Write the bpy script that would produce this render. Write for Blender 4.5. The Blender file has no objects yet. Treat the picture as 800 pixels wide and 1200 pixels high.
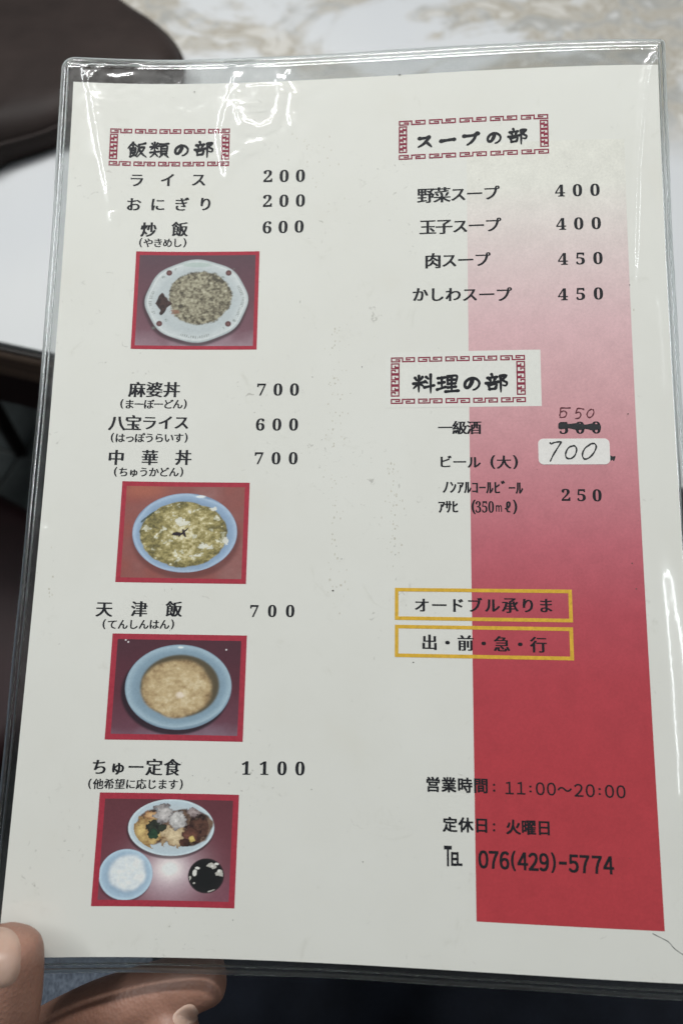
import bpy, bmesh, math, random
import numpy as np
from mathutils import Vector, Matrix

# ------------------------------------------------------------------ camera, world, lamps
SC = bpy.context.scene
COL = SC.collection
CAM_H = 1.08
TABLE_Z = 0.72
PITCH = math.radians(32)
FPX = 850.0
CAM_POS = Vector((0, 0, CAM_H))
CAM_ROT = Matrix.Rotation(PITCH, 3, 'X')
cam = bpy.data.cameras.new('camera')
cam.sensor_fit = 'VERTICAL'; cam.sensor_height = 36; cam.sensor_width = 24
cam.lens = FPX / 1200 * 36
cam.clip_start = 0.01; cam.clip_end = 100
cam.dof.use_dof = True; cam.dof.focus_distance = 0.243; cam.dof.aperture_fstop = 9.5
cam_o = bpy.data.objects.new('camera', cam); COL.objects.link(cam_o)
cam_o.location = CAM_POS; cam_o.rotation_euler = (PITCH, 0, 0)
SC.camera = cam_o

W = bpy.data.worlds.new('World'); SC.world = W; W.use_nodes = True
bg = W.node_tree.nodes['Background']
bg.inputs[0].default_value = (0.90, 0.95, 1.0, 1); bg.inputs[1].default_value = 0.08

def area(name, loc, sx, sy, power, color, rot=(0, 0, 0)):
    l = bpy.data.lights.new(name, 'AREA'); l.shape = 'RECTANGLE'; l.size = sx; l.size_y = sy
    l.energy = power; l.color = color
    o = bpy.data.objects.new(name, l); COL.objects.link(o); o.location = loc; o.rotation_euler = rot
    return o
area('ceiling_tube_light', (-0.05, 0.80, 1.95), 1.2, 0.10, 21, (1, 0.995, 0.98))
area('ceiling_tube_light', (-1.05, 0.40, 2.4), 0.20, 1.2, 16, (0.96, 0.99, 1.0))
area('ceiling_tube_light', (1.25, -0.25, 2.4), 0.14, 1.6, 10, (0.93, 0.97, 1.0))
area('window_light', (1.9, 1.6, 1.6), 1.2, 0.9, 4, (0.80, 0.90, 1.0), (math.radians(70), 0, math.radians(130)))
SC.view_settings.view_transform = 'Standard'; SC.view_settings.look = 'None'
SC.view_settings.exposure = 0.07; SC.view_settings.gamma = 1.0
SC.cycles.max_bounces = 12; SC.cycles.transparent_max_bounces = 24
SC.cycles.caustics_reflective = False; SC.cycles.caustics_refractive = False

rng = random.Random(7)
nrng = np.random.RandomState(5)

# ------------------------------------------------------------------ helpers
def lin(r, g=None, b=None):
    if g is None: r, g, b = r
    out = []
    for c in (r, g, b):
        c = c / 255.0
        out.append(c / 12.92 if c <= 0.04045 else ((c + 0.055) / 1.055) ** 2.4)
    return tuple(out)

def ray(px, py):
    return CAM_ROT @ Vector(((px - 400) / FPX, (600 - py) / FPX, -1))
def G(px, py, z):                      # point where the line of sight meets the height z
    d = ray(px, py); return CAM_POS + d * ((z - CAM_H) / d.z)
def D(px, py, depth):                  # point at a distance along the optical axis
    return CAM_POS + ray(px, py) * depth

def new_obj(name, me, mat=None, parent=None, smooth=False):
    o = bpy.data.objects.new(name, me); COL.objects.link(o)
    if mat is not None: me.materials.append(mat)
    if smooth:
        for p in me.polygons: p.use_smooth = True
    if parent is not None: o.parent = parent
    return o
def mesh(name, verts, faces, mat=None, parent=None, smooth=False):
    me = bpy.data.meshes.new(name); me.from_pydata([tuple(v) for v in verts], [], faces); me.update()
    return new_obj(name, me, mat, parent, smooth)
def bm_obj(name, bm, mat=None, parent=None, smooth=False):
    me = bpy.data.meshes.new(name); bm.to_mesh(me); bm.free()
    return new_obj(name, me, mat, parent, smooth)
def empty(name, loc=(0, 0, 0), rz=0):
    o = bpy.data.objects.new(name, None); COL.objects.link(o); o.location = loc; o.rotation_euler = (0, 0, rz)
    o.empty_display_size = 0.02
    return o
def tag(o, label=None, cat=None, group=None, kind=None):
    for k, v in (('label', label), ('category', cat), ('group', group), ('kind', kind)):
        if v: o[k] = v
    return o
def bevel_box(bm, cx, cy, cz, sx, sy, sz, bev=0.0, seg=3):
    t = bmesh.new()
    bmesh.ops.create_cube(t, size=1)
    for v in t.verts: v.co = Vector((v.co.x * sx, v.co.y * sy, v.co.z * sz))
    if bev: bmesh.ops.bevel(t, geom=t.edges[:], offset=bev, segments=seg, profile=0.5, affect='EDGES')
    for v in t.verts: v.co += Vector((cx, cy, cz))
    me = bpy.data.meshes.new('tmp'); t.to_mesh(me); t.free(); bm.from_mesh(me); bpy.data.meshes.remove(me)

# ------------------------------------------------------------------ materials
def mat_new(name):
    m = bpy.data.materials.new(name); m.use_nodes = True
    nt = m.node_tree; b = nt.nodes['Principled BSDF']
    return m, nt, b
def N(nt, t, **kw):
    n = nt.nodes.new(t)
    for k, v in kw.items(): setattr(n, k, v)
    return n
def noise(nt, scale, detail=4, rough=0.5, coord='Object', vec=None, dist=0.0):
    n = N(nt, 'ShaderNodeTexNoise'); n.inputs['Scale'].default_value = scale
    n.inputs['Detail'].default_value = detail; n.inputs['Roughness'].default_value = rough
    n.inputs['Distortion'].default_value = dist
    if vec is None:
        tc = N(nt, 'ShaderNodeTexCoord'); nt.links.new(tc.outputs[coord], n.inputs['Vector'])
    else: nt.links.new(vec, n.inputs['Vector'])
    return n
def ramp(nt, fac, stops, interp='LINEAR'):
    r = N(nt, 'ShaderNodeValToRGB'); nt.links.new(fac, r.inputs[0]); r.color_ramp.interpolation = interp
    el = r.color_ramp.elements
    while len(el) > 1: el.remove(el[0])
    el[0].position = stops[0][0]; el[0].color = (*stops[0][1], 1)
    for p, c in stops[1:]:
        e = el.new(p); e.color = (*c, 1)
    return r
def mix(nt, fac, a, b, mode='MIX'):
    m = N(nt, 'ShaderNodeMix'); m.data_type = 'RGBA'; m.blend_type = mode
    for s, v in ((m.inputs[0], fac), (m.inputs[6], a), (m.inputs[7], b)):
        if hasattr(v, 'type'): nt.links.new(v, s)
        elif isinstance(v, (int, float)): s.default_value = v
        else: s.default_value = (*v, 1)
    return m.outputs[2]
def bump(nt, b, h, strength, dist):
    n = N(nt, 'ShaderNodeBump'); n.inputs['Strength'].default_value = strength; n.inputs['Distance'].default_value = dist
    nt.links.new(h, n.inputs['Height']); nt.links.new(n.outputs[0], b.inputs['Normal']); return n

def simple(name, col, rough=0.5, spec=0.5, vary=0.15, scale=60, bstr=0.0, bscale=400, bdist=0.0005):
    m, nt, b = mat_new(name)
    n = noise(nt, scale, 5, 0.6)
    lo = tuple(c * (1 - vary) for c in col); hi = tuple(min(1, c * (1 + vary)) for c in col)
    r = ramp(nt, n.outputs[0], [(0.3, lo), (0.7, hi)])
    nt.links.new(r.outputs[0], b.inputs['Base Color'])
    b.inputs['Roughness'].default_value = rough; b.inputs['Specular IOR Level'].default_value = spec
    if bstr:
        n2 = noise(nt, bscale, 4, 0.6); bump(nt, b, n2.outputs[0], bstr, bdist)
    return m

# paper: off white with faint yellowing, grey rubbed spots and a few dark specks
def make_paper():
    m, nt, b = mat_new('paper')
    base = (0.74, 0.728, 0.685)
    n1 = noise(nt, 22, 5, 0.6)
    c = ramp(nt, n1.outputs[0], [(0.35, (0.76, 0.75, 0.71)), (0.6, base), (0.8, (0.72, 0.70, 0.64))]).outputs[0]
    n2 = noise(nt, 60, 7, 0.75, dist=1.2)
    f2 = ramp(nt, n2.outputs[0], [(0.60, (0, 0, 0)), (0.74, (0.5, 0.5, 0.5))]).outputs[0]
    c = mix(nt, f2, c, (0.60, 0.585, 0.53))
    n3 = noise(nt, 330, 3, 0.5, dist=1.5)
    n3b = noise(nt, 30, 2, 0.5)
    f3 = ramp(nt, n3.outputs[0], [(0.655, (0, 0, 0)), (0.75, (0.5, 0.5, 0.5))]).outputs[0]
    f3b = ramp(nt, n3b.outputs[0], [(0.5, (0, 0, 0)), (0.62, (1, 1, 1))]).outputs[0]
    mul = mix(nt, 1.0, f3, f3b, 'MULTIPLY')
    c = mix(nt, mul, c, (0.28, 0.26, 0.23))
    nt.links.new(c, b.inputs['Base Color'])
    b.inputs['Roughness'].default_value = 0.85; b.inputs['Specular IOR Level'].default_value = 0.25
    n4 = noise(nt, 1500, 4, 0.6); bump(nt, b, n4.outputs[0], 0.15, 0.0001)
    return m
M_PAPER = make_paper()

def make_ink(name, col, vary=0.25):
    m, nt, b = mat_new(name)
    n = noise(nt, 900, 3, 0.6)
    r = ramp(nt, n.outputs[0], [(0.3, tuple(c * (1 - vary) for c in col)), (0.75, tuple(c * (1 + vary) for c in col))])
    nt.links.new(r.outputs[0], b.inputs['Base Color'])
    b.inputs['Roughness'].default_value = 0.7; b.inputs['Specular IOR Level'].default_value = 0.2
    return m
M_INK = make_ink('black_ink', (0.011, 0.012, 0.016))
M_PEN = make_ink('marker_ink', (0.030, 0.032, 0.035))
M_PEN_RED = make_ink('brown_pen_ink', (0.13, 0.035, 0.045), 0.35)
M_FRET = make_ink('wine_red_ink', (0.26, 0.030, 0.060), 0.25)
M_YEL = make_ink('mustard_ink', (0.72, 0.43, 0.045), 0.15)
M_FRAME = make_ink('crimson_ink', (0.40, 0.035, 0.060), 0.12)
M_STICK = make_ink('sticker_paper', (0.80, 0.77, 0.75), 0.04)
M_PATCH = make_ink('white_patch', (0.76, 0.75, 0.71), 0.03)

def make_vcol(name):
    m, nt, b = mat_new(name)
    a = N(nt, 'ShaderNodeVertexColor'); a.layer_name = 'print'
    n = noise(nt, 1400, 2, 0.5)
    r = ramp(nt, n.outputs[0], [(0.2, (0.93, 0.93, 0.93)), (0.8, (1.06, 1.06, 1.06))])
    c = mix(nt, 1.0, a.outputs[0], r.outputs[0], 'MULTIPLY')
    nt.links.new(c, b.inputs['Base Color'])
    b.inputs['Roughness'].default_value = 0.6; b.inputs['Specular IOR Level'].default_value = 0.3
    return m
M_PRINT = make_vcol('printed_colour')

# clear PVC: thin film, Fresnel reflection over a slightly tinted see-through layer
def make_film(name, tint, rough, scratch=True):
    m = bpy.data.materials.new(name); m.use_nodes = True; nt = m.node_tree; nt.nodes.clear()
    out = N(nt, 'ShaderNodeOutputMaterial'); tr = N(nt, 'ShaderNodeBsdfTransparent'); gl = N(nt, 'ShaderNodeBsdfGlossy')
    tr.inputs[0].default_value = (*tint, 1); gl.inputs['Roughness'].default_value = rough
    lw = N(nt, 'ShaderNodeLayerWeight'); lw.inputs['Blend'].default_value = 0.5
    pw = N(nt, 'ShaderNodeMath', operation='POWER'); nt.links.new(lw.outputs['Facing'], pw.inputs[0]); pw.inputs[1].default_value = 5
    ml = N(nt, 'ShaderNodeMath', operation='MULTIPLY_ADD'); nt.links.new(pw.outputs[0], ml.inputs[0]); ml.inputs[1].default_value = 0.93; ml.inputs[2].default_value = 0.07
    mx = N(nt, 'ShaderNodeMixShader'); nt.links.new(ml.outputs[0], mx.inputs[0])
    gl2 = N(nt, 'ShaderNodeBsdfGlossy'); gl2.inputs['Roughness'].default_value = 0.24
    mg = N(nt, 'ShaderNodeMixShader'); mg.inputs[0].default_value = 0.42
    nt.links.new(gl.outputs[0], mg.inputs[1]); nt.links.new(gl2.outputs[0], mg.inputs[2])
    nt.links.new(tr.outputs[0], mx.inputs[1]); nt.links.new(mg.outputs[0], mx.inputs[2])
    nt.links.new(mx.outputs[0], out.inputs[0])
    n = noise(nt, 260, 5, 0.65); n2 = noise(nt, 1800, 2, 0.5)
    bp = N(nt, 'ShaderNodeBump'); bp.inputs['Strength'].default_value = 0.05; bp.inputs['Distance'].default_value = 0.0003
    nt.links.new(n.outputs[0], bp.inputs['Height'])
    bp2 = N(nt, 'ShaderNodeBump'); bp2.inputs['Strength'].default_value = 0.04; bp2.inputs['Distance'].default_value = 0.0001
    nt.links.new(n2.outputs[0], bp2.inputs['Height']); nt.links.new(bp.outputs[0], bp2.inputs['Normal'])
    nt.links.new(bp2.outputs[0], gl.inputs['Normal'])
    rr = ramp(nt, n.outputs[0], [(0.3, (rough * 0.6,) * 3), (0.7, (rough * 1.7,) * 3)])
    nt.links.new(rr.outputs[0], gl.inputs['Roughness'])
    return m
M_FILM = make_film('clear_vinyl_film', (0.955, 0.965, 0.955), 0.075)
M_FILM_BACK = make_film('clear_vinyl_back', (0.74, 0.755, 0.75), 0.3)
def make_rim():
    m, nt, b = mat_new('vinyl_weld')
    b.inputs['Base Color'].default_value = (0.70, 0.73, 0.72, 1); b.inputs['Transmission Weight'].default_value = 1
    b.inputs['Roughness'].default_value = 0.50; b.inputs['IOR'].default_value = 1.20; b.inputs['Specular IOR Level'].default_value = 0.3
    n = noise(nt, 500, 4, 0.6); bump(nt, b, n.outputs[0], 0.3, 0.0003)
    return m
M_RIM = make_rim()

# ------------------------------------------------------------------ the menu surface
PA = [-0.160741, -0.088298, -0.00151, -0.102398, -0.136201, -0.229792, 0.336012, 0.074392, 0.376768, -0.386687, -0.143978, -0.002069, 0.117557]
TERMS = [(2, 0), (1, 1), (0, 2), (3, 0), (2, 1), (1, 2), (0, 3)]
PW, PH = 0.210, 0.297
def wf(u, v):
    x = (u / PW - .5) * 2; y = (v / PH - .5) * 2
    return sum(k * x ** a * y ** b for k, (a, b) in zip(PA[6:], TERMS)) * .01
def rotm(a, b, c):
    return (Matrix.Rotation(c, 3, 'Z') @ Matrix.Rotation(b, 3, 'Y') @ Matrix.Rotation(a, 3, 'X'))
R_MENU = rotm(*PA[:3]); T_MENU = Vector(PA[3:6])
MENU_MAT = Matrix.Translation(CAM_POS) @ CAM_ROT.to_4x4() @ Matrix.Translation(T_MENU) @ R_MENU.to_4x4()
MENU_INV = MENU_MAT.inverted()
def S(u, v, h=0.0):
    return (u, v, wf(u, v) + h)
def UV(px, py):                         # where on the sheet a measured point of the photograph lies
    o = MENU_INV @ CAM_POS; d = MENU_INV.to_3x3() @ ray(px, py)
    w = 0
    for _ in range(8):
        s = (w - o.z) / d.z; u = o.x + s * d.x; v = o.y + s * d.y; w = wf(u, v)
    return u, v
def menu_world(u, v, h=0.0):
    return MENU_MAT @ Vector(S(u, v, h))

menu = empty('menu_card'); menu.matrix_world = MENU_MAT
tag(menu, 'white Japanese menu sheet with red band and food photos in a clear vinyl sleeve', 'menu')

def sheet_grid(name, u0, v0, u1, v1, nu, nv, h, mat, parent, smooth=True, vcol=None, thick=0):
    us = np.linspace(u0, u1, nu + 1); vs = np.linspace(v0, v1, nv + 1)
    U, V = np.meshgrid(us, vs); x = (U / PW - .5) * 2; y = (V / PH - .5) * 2
    Z = sum(k * x ** a * y ** b for k, (a, b) in zip(PA[6:], TERMS)) * .01 + h
    co = np.stack([U, V, Z], -1).reshape(-1, 3)
    i = np.arange(nu * nv); r = i // nu; c = i % nu; a = r * (nu + 1) + c
    F = np.stack([a, a + 1, a + nu + 2, a + nu + 1], -1)
    me = bpy.data.meshes.new(name)
    me.vertices.add(len(co)); me.vertices.foreach_set('co', co.ravel())
    me.loops.add(F.size); me.loops.foreach_set('vertex_index', F.ravel())
    me.polygons.add(len(F)); me.polygons.foreach_set('loop_start', np.arange(0, F.size, 4))
    me.update(calc_edges=True)
    if smooth: me.polygons.foreach_set('use_smooth', np.ones(len(F), bool))
    if vcol is not None:
        at = me.color_attributes.new('print', 'FLOAT_COLOR', 'POINT')
        cc = np.concatenate([vcol(U, V), np.ones(U.shape + (1,))], -1)
        at.data.foreach_set('color', cc.reshape(-1).astype(np.float32))
    return new_obj(name, me, mat, parent)

# the paper itself: a thin card with front, back and edges
def build_paper():
    nu, nv = 42, 60
    vs, fs = [], []
    for h in (0.0, -0.00035):
        for j in range(nv + 1):
            for i in range(nu + 1):
                u = PW * i / nu; v = PH * j / nv
                vs.append(S(u, v, h))
    n = (nu + 1) * (nv + 1)
    for j in range(nv):
        for i in range(nu):
            a = j * (nu + 1) + i
            fs.append((a, a + 1, a + nu + 2, a + nu + 1)); fs.append((a + n, a + nu + 1 + n, a + nu + 2 + n, a + 1 + n))
    ring = [i for i in range(nu + 1)] + [j * (nu + 1) + nu for j in range(1, nv + 1)] + [nv * (nu + 1) + i for i in range(nu - 1, -1, -1)] + [j * (nu + 1) for j in range(nv - 1, 0, -1)]
    for k in range(len(ring)):
        a, b = ring[k], ring[(k + 1) % len(ring)]
        fs.append((a, a + n, b + n, b))
    return mesh('paper_sheet', vs, fs, M_PAPER, menu)
paper = build_paper()

MM = 0.001
# --- red band fading in from the top
def vnoise(U, V, scale, seed, octs=4, rough=0.55):
    r = np.random.RandomState(seed); out = np.zeros_like(U); amp = 1; tot = 0
    for o in range(octs):
        g = r.rand(67, 67); s = scale * 2 ** o
        x = (U * s) % 64; y = (V * s) % 64
        xi = np.floor(x).astype(int); yi = np.floor(y).astype(int); xf = x - xi; yf = y - yi
        xf = xf * xf * (3 - 2 * xf); yf = yf * yf * (3 - 2 * yf)
        a = g[yi, xi] * (1 - xf) + g[yi, xi + 1] * xf; b = g[yi + 1, xi] * (1 - xf) + g[yi + 1, xi + 1] * xf
        out += amp * (a * (1 - yf) + b * yf); tot += amp; amp *= rough
    return out / tot
b0 = UV(551, 600)[0]; b1 = UV(750, 600)[0]; bb = UV(660, 1085.5)[1]; bt = UV(640, 165)[1]
band_stops = [(165, (0.745, 0.73, 0.67)), (215, (0.745, 0.725, 0.67)), (250, (0.73, 0.665, 0.635)), (300, (0.715, 0.58, 0.575)), (380, (0.69, 0.45, 0.475)), (470, (0.64, 0.345, 0.372)),
              (560, (0.57, 0.225, 0.258)), (640, (0.52, 0.130, 0.165)), (720, (0.48, 0.072, 0.098)), (800, (0.47, 0.052, 0.070)), (900, (0.475, 0.046, 0.060)), (1090, (0.48, 0.045, 0.057))]
bs_v = [UV(650, y)[1] for y, c in band_stops]
def band_col(U, V):
    out = np.stack([np.interp(-V, [-q for q in bs_v], [c[k] for _, c in band_stops]) for k in range(3)], -1)
    n = vnoise(U, V, 220, 3)[..., None]; n2 = vnoise(U, V, 1300, 4, 2)[..., None]
    return out * (0.93 + 0.14 * n) * (0.96 + 0.08 * n2)
sheet_grid('red_band', b0, bb, b1, bt, 110, 420, 0.02 * MM, M_PRINT, paper, vcol=band_col)

def rect(name, px_pts, h, mat, parent=paper, ang=0.0, n=14):
    # rectangle on the sheet through the mean of its measured corners (TL, TR, BR, BL)
    uv = [UV(*p) for p in px_pts]
    u0 = (uv[0][0] + uv[3][0]) / 2; u1 = (uv[1][0] + uv[2][0]) / 2; v1 = (uv[0][1] + uv[1][1]) / 2; v0 = (uv[2][1] + uv[3][1]) / 2
    return (u0, v0, u1, v1)
def grid_rect(name, r, h, mat, n=14):
    return sheet_grid(name, r[0], r[1], r[2], r[3], n, n, h, mat, paper)
# white label behind the third heading
pu0 = UV(451, 440)[0]; pr = rect('', [(451, 412), (633, 411), (634, 477), (451, 477)], 0, None)
grid_rect('white_heading_patch', pr, 0.035 * MM, M_PATCH)

# --- flat strokes on the sheet
def stroke_poly(vs, fs, pts, w, h, closed=False, taper=None):
    """mitred ribbon along a polyline of (u,v); w full width or list"""
    n = len(pts); base = len(vs)
    P = [Vector(p) for p in pts]
    for i in range(n):
        a = P[(i - 1) % n] if (i > 0 or closed) else P[i]
        c = P[(i + 1) % n] if (i < n - 1 or closed) else P[i]
        d1 = (P[i] - a); d2 = (c - P[i])
        if d1.length < 1e-9: d1 = d2
        if d2.length < 1e-9: d2 = d1
        d1.normalize(); d2.normalize()
        t = d1 + d2
        if t.length < 1e-6: t = d1.copy()
        t.normalize(); nn = Vector((-t.y, t.x)); cs = max(0.45, nn.dot(Vector((-d1.y, d1.x))))
        ww = (w[i] if hasattr(w, '__len__') else w) / 2 / cs
        for s in (1, -1):
            q = P[i] + nn * ww * s; vs.append(S(q.x, q.y, h))
    m = n if closed else n - 1
    for i in range(m):
        a = base + 2 * i; b = base + 2 * ((i + 1) % n)
        fs.append((a, a + 1, b + 1, b))
def frame_lines(name, r, w, h, mat):
    vs, fs = [], []; u0, v0, u1, v1 = r
    n = 12
    loop = [(u0 + (u1 - u0) * i / n, v0) for i in range(n)] + [(u1, v0), (u1, v1)] + [(u1 - (u1 - u0) * i / n, v1) for i in range(1, n)] + [(u0, v1)]
    stroke_poly(vs, fs, loop, w, h, closed=True)
    return mesh(name, vs, fs, mat, paper)
PXM = 0.000282  # about one photograph pixel on the sheet, in metres
for pts in ([(464.5, 691), (667.5, 693), (668.5, 727.5), (464.5, 724)], [(464.5, 734.5), (668.5, 737), (670, 772), (464.5, 767.5)]):
    frame_lines('mustard_frame', rect('', pts, 0, None), 1.15 * MM, 0.05 * MM, M_YEL)

# --- fret borders round the three headings
S_PATH = [(1.0, .5), (2.1, .5), (2.1, 0), (0, 0), (0, 1), (2.9, 1), (2.9, 0), (6, 0), (6, 1), (3.9, 1), (3.9, .5), (5, .5)]
def fret_border(pts):
    u0, v0, u1, v1 = rect('', pts, 0, None)
    vs, fs = [], []; sw = 0.47 * MM; b = 1.35 * MM; sb = 2.5 * MM
    nu = 5; pitch = (u1 - u0 - sw) / nu; uw = pitch * 0.87
    gap = (u1 - u0 - sw - nu * uw) / (nu - 1)
    hN = 0.05 * MM
    for k in range(nu):
        x = u0 + sw / 2 + k * (uw + gap)
        stroke_poly(vs, fs, [(x + uw * p / 6, v1 - b - sw / 2 + b * q) for p, q in S_PATH], sw, hN)
        stroke_poly(vs, fs, [(x + uw * p / 6, v0 + b + sw / 2 - b * q) for p, q in S_PATH], sw, hN)
    ys = v1 - b - 2.1 * sw; ye = v0 + b + 2.1 * sw; n = 3; ph = (ys - ye) / n; uh = ph * 0.88
    for k in range(n):
        y = ys - k * ph
        for x0, sg in ((u0 + sw / 2, 1), (u1 - sw / 2, -1)):
            stroke_poly(vs, fs, [(x0 + sg * sb * (1 - q), y - uh * p / 6) for p, q in S_PATH], sw, hN)
    return mesh('fret_border', vs, fs, M_FRET, paper)
fret_border([(130, 150), (271, 151), (267, 194.5), (127, 194)])
fret_border([(467, 142), (641.5, 133.5), (643, 179), (467, 188.5)])
fret_border([(457.7, 417.5), (614.5, 417.5), (616, 472.5), (457.7, 472.5)])

# --- lettering
_gc = {}
def glyph(ch, off):
    """outline faces of one character in em units, from Blender's own built-in font"""
    key = (ch, off)
    if key in _gc: return _gc[key]
    c = bpy.data.curves.new('g', 'FONT'); c.body = ch; c.offset = off; c.resolution_u = 3; c.fill_mode = 'FRONT'
    o = bpy.data.objects.new('g', c); COL.objects.link(o)
    me = bpy.data.meshes.new_from_object(o)
    vs = [(v.co.x, v.co.y) for v in me.vertices]; fs = [tuple(p.vertices) for p in me.polygons]
    bpy.data.objects.remove(o); bpy.data.curves.remove(c); bpy.data.meshes.remove(me)
    _gc[key] = (vs, fs); return _gc[key]
BOLD = {str(i): chr(0x1D7CE + i) for i in range(10)}
# nib: (outline offset, shifted copies) - thin pen moved sideways gives thin horizontals and stout verticals
STYLES = {'mincho': (0.0, [(-0.036, 0), (-0.012, 0), (0.012, 0), (0.036, 0)]),
          'mincho_small': (0.004, [(-0.026, 0), (0.0, 0), (0.026, 0)]),
          'brush': (0.003, [(-0.036, 0.030), (-0.018, 0.015), (0.018, -0.015), (0.036, -0.030), (0.0, 0.0)]),
          'gothic': (0.004, [(-0.028, -0.018), (0.028, -0.018), (-0.028, 0.018), (0.028, 0.018)]),
          'digit': (0.0, [(-0.010, 0), (0.010, 0)]), 'light': (0.0, [(-0.012, -.008), (0.012, -0.008), (-0.012, 0.008), (0.012, 0.008)])}
def put_char(vs, fs, ch, style, u, v, eu, ev, h, shear=0.0, rot=0.0, centre='cell'):
    off, cps = STYLES[style]
    if style == 'digit' and ch in BOLD: ch = BOLD[ch]
    g, gf = glyph(ch, off)
    if not g: return
    if style == 'mincho':
        k_ = 0.90 if '぀' <= ch <= 'ヺ' else 0.96
        eu *= k_; ev *= k_
    xs = [p[0] for p in g]; ys = [p[1] for p in g]
    if centre == 'bbox': cx = (min(xs) + max(xs)) / 2; cy = (min(ys) + max(ys)) / 2
    elif centre == 'half': cx = 0.25; cy = 0.38
    elif centre == 'digit': cx = (min(xs) + max(xs)) / 2; cy = 0.355
    else: cx = 0.5; cy = 0.38
    cr, sr = math.cos(rot), math.sin(rot)
    for k, (dx, dy) in enumerate(cps):
        base = len(vs)
        for x, y in g:
            X = (x + dx - cx); Y = (y + dy - cy)
            X += shear * Y; Y += shear * 0.5 * X if style == 'brush' else 0
            X, Y = X * cr - Y * sr, X * sr + Y * cr
            vs.append(S(u + X * eu, v + Y * ev, h + k * 0.004 * MM))
        fs += [tuple(base + i for i in f) for f in gf]
def line(text, em, x0, y0, x1, y1, style='mincho', h=0.06 * MM, aspect=1.0, centre=None, mat=None, shear=0.0, paren=None, jit=0.0):
    """characters with centres evenly spaced between two measured points"""
    a = UV(x0, y0); b = UV(x1, y1)
    e = UV((x0 + x1) / 2, (y0 + y1) / 2 - em / 2)[1] - UV((x0 + x1) / 2, (y0 + y1) / 2 + em / 2)[1]
    n = len(text); vs, fs = [], []; r = random.Random(len(text) * 7 + int(x0))
    for i, ch in enumerate(text):
        if ch == '　': continue
        t = i / (n - 1) if n > 1 else 0
        u = a[0] + (b[0] - a[0]) * t; v = a[1] + (b[1] - a[1]) * t
        c = centre or ('digit' if style == 'digit' else 'cell')
        put_char(vs, fs, ch, style, u, v, e * aspect, e, h, shear, r.uniform(-jit, jit), c)
    if paren:
        pu = (b[0] - a[0]) / (n - 1)
        put_char(vs, fs, '(', style, a[0] - pu * 0.78, a[1], e, e, h, 0, 0, 'bbox')
        put_char(vs, fs, ')', style, b[0] + pu * 0.78, b[1], e, e, h, 0, 0, 'bbox')
    return mesh('printed_text', vs, fs, mat or M_INK, paper)

# headings
BR = {
 'の': (11, [[(52,22),(47,45),(34,70),(20,76),(12,62),(18,38),(42,20),(68,22),(86,42),(84,66),(68,84),(54,89)]]),
 'ス': (12, [[(16,27),(50,25),(76,18)],[(76,18),(62,44),(38,70),(10,88)],[(56,52),(72,68),(90,88)]]),
 'ー': (12, [[(8,54),(40,50),(70,46),(92,45)]]),
 'プ': (12, [[(8,28),(45,27),(76,22)],[(76,22),(70,48),(50,74),(26,92)],[(84,14),(90,8),(96,14),(90,20),(84,14)]]),
 '部': (9, [[(28,4),(33,16)],[(10,23),(52,18)],[(20,30),(25,41)],[(43,28),(36,40)],[(3,50),(60,43)],[(14,58),(19,84)],[(14,60),(48,55),(44,78)],[(18,81),(44,78)],[(66,14),(92,12),(78,34),(95,48),(90,63),(76,60)],[(68,14),(68,97)]]),
 '料': (9, [[(12,18),(20,34)],[(45,14),(34,32)],[(4,48),(56,40)],[(29,8),(28,92)],[(28,46),(4,74)],[(30,46),(50,62)],[(62,14),(73,26)],[(57,36),(69,47)],[(54,68),(98,58)],[(82,2),(82,98)]]),
 '理': (9, [[(6,21),(38,17)],[(9,46),(36,42)],[(2,80),(42,66)],[(23,18),(23,72)],[(48,13),(50,52)],[(48,14),(90,10),(85,50)],[(50,32),(84,29)],[(50,51),(84,49)],[(67,12),(67,88)],[(50,70),(86,66)],[(40,91),(98,87)]]),
 '飯': (8, [[(28,4),(2,40)],[(28,8),(50,28)],[(28,25),(31,34)],[(16,42),(16,88)],[(16,42),(42,38),(40,66)],[(17,54),(40,51)],[(17,68),(40,65)],[(16,90),(38,80)],[(30,70),(47,88)],[(91,8),(57,18)],[(58,18),(56,50),(44,88)],[(60,36),(87,32),(72,62),(50,92)],[(62,50),(76,72),(98,92)]]),
 '類': (7.5, [[(11,10),(18,22)],[(40,8),(32,20)],[(3,31),(47,26)],[(25,4),(25,50)],[(24,30),(5,48)],[(26,30),(44,44)],[(3,65),(49,58)],[(26,52),(22,72),(3,94)],[(26,68),(44,90)],[(51,14),(97,10)],[(72,14),(66,26)],[(58,28),(58,72)],[(58,28),(89,26),(88,72)],[(58,42),(88,41)],[(58,57),(88,56)],[(58,71),(88,71)],[(66,76),(50,94)],[(80,76),(98,94)]]),
}
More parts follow.
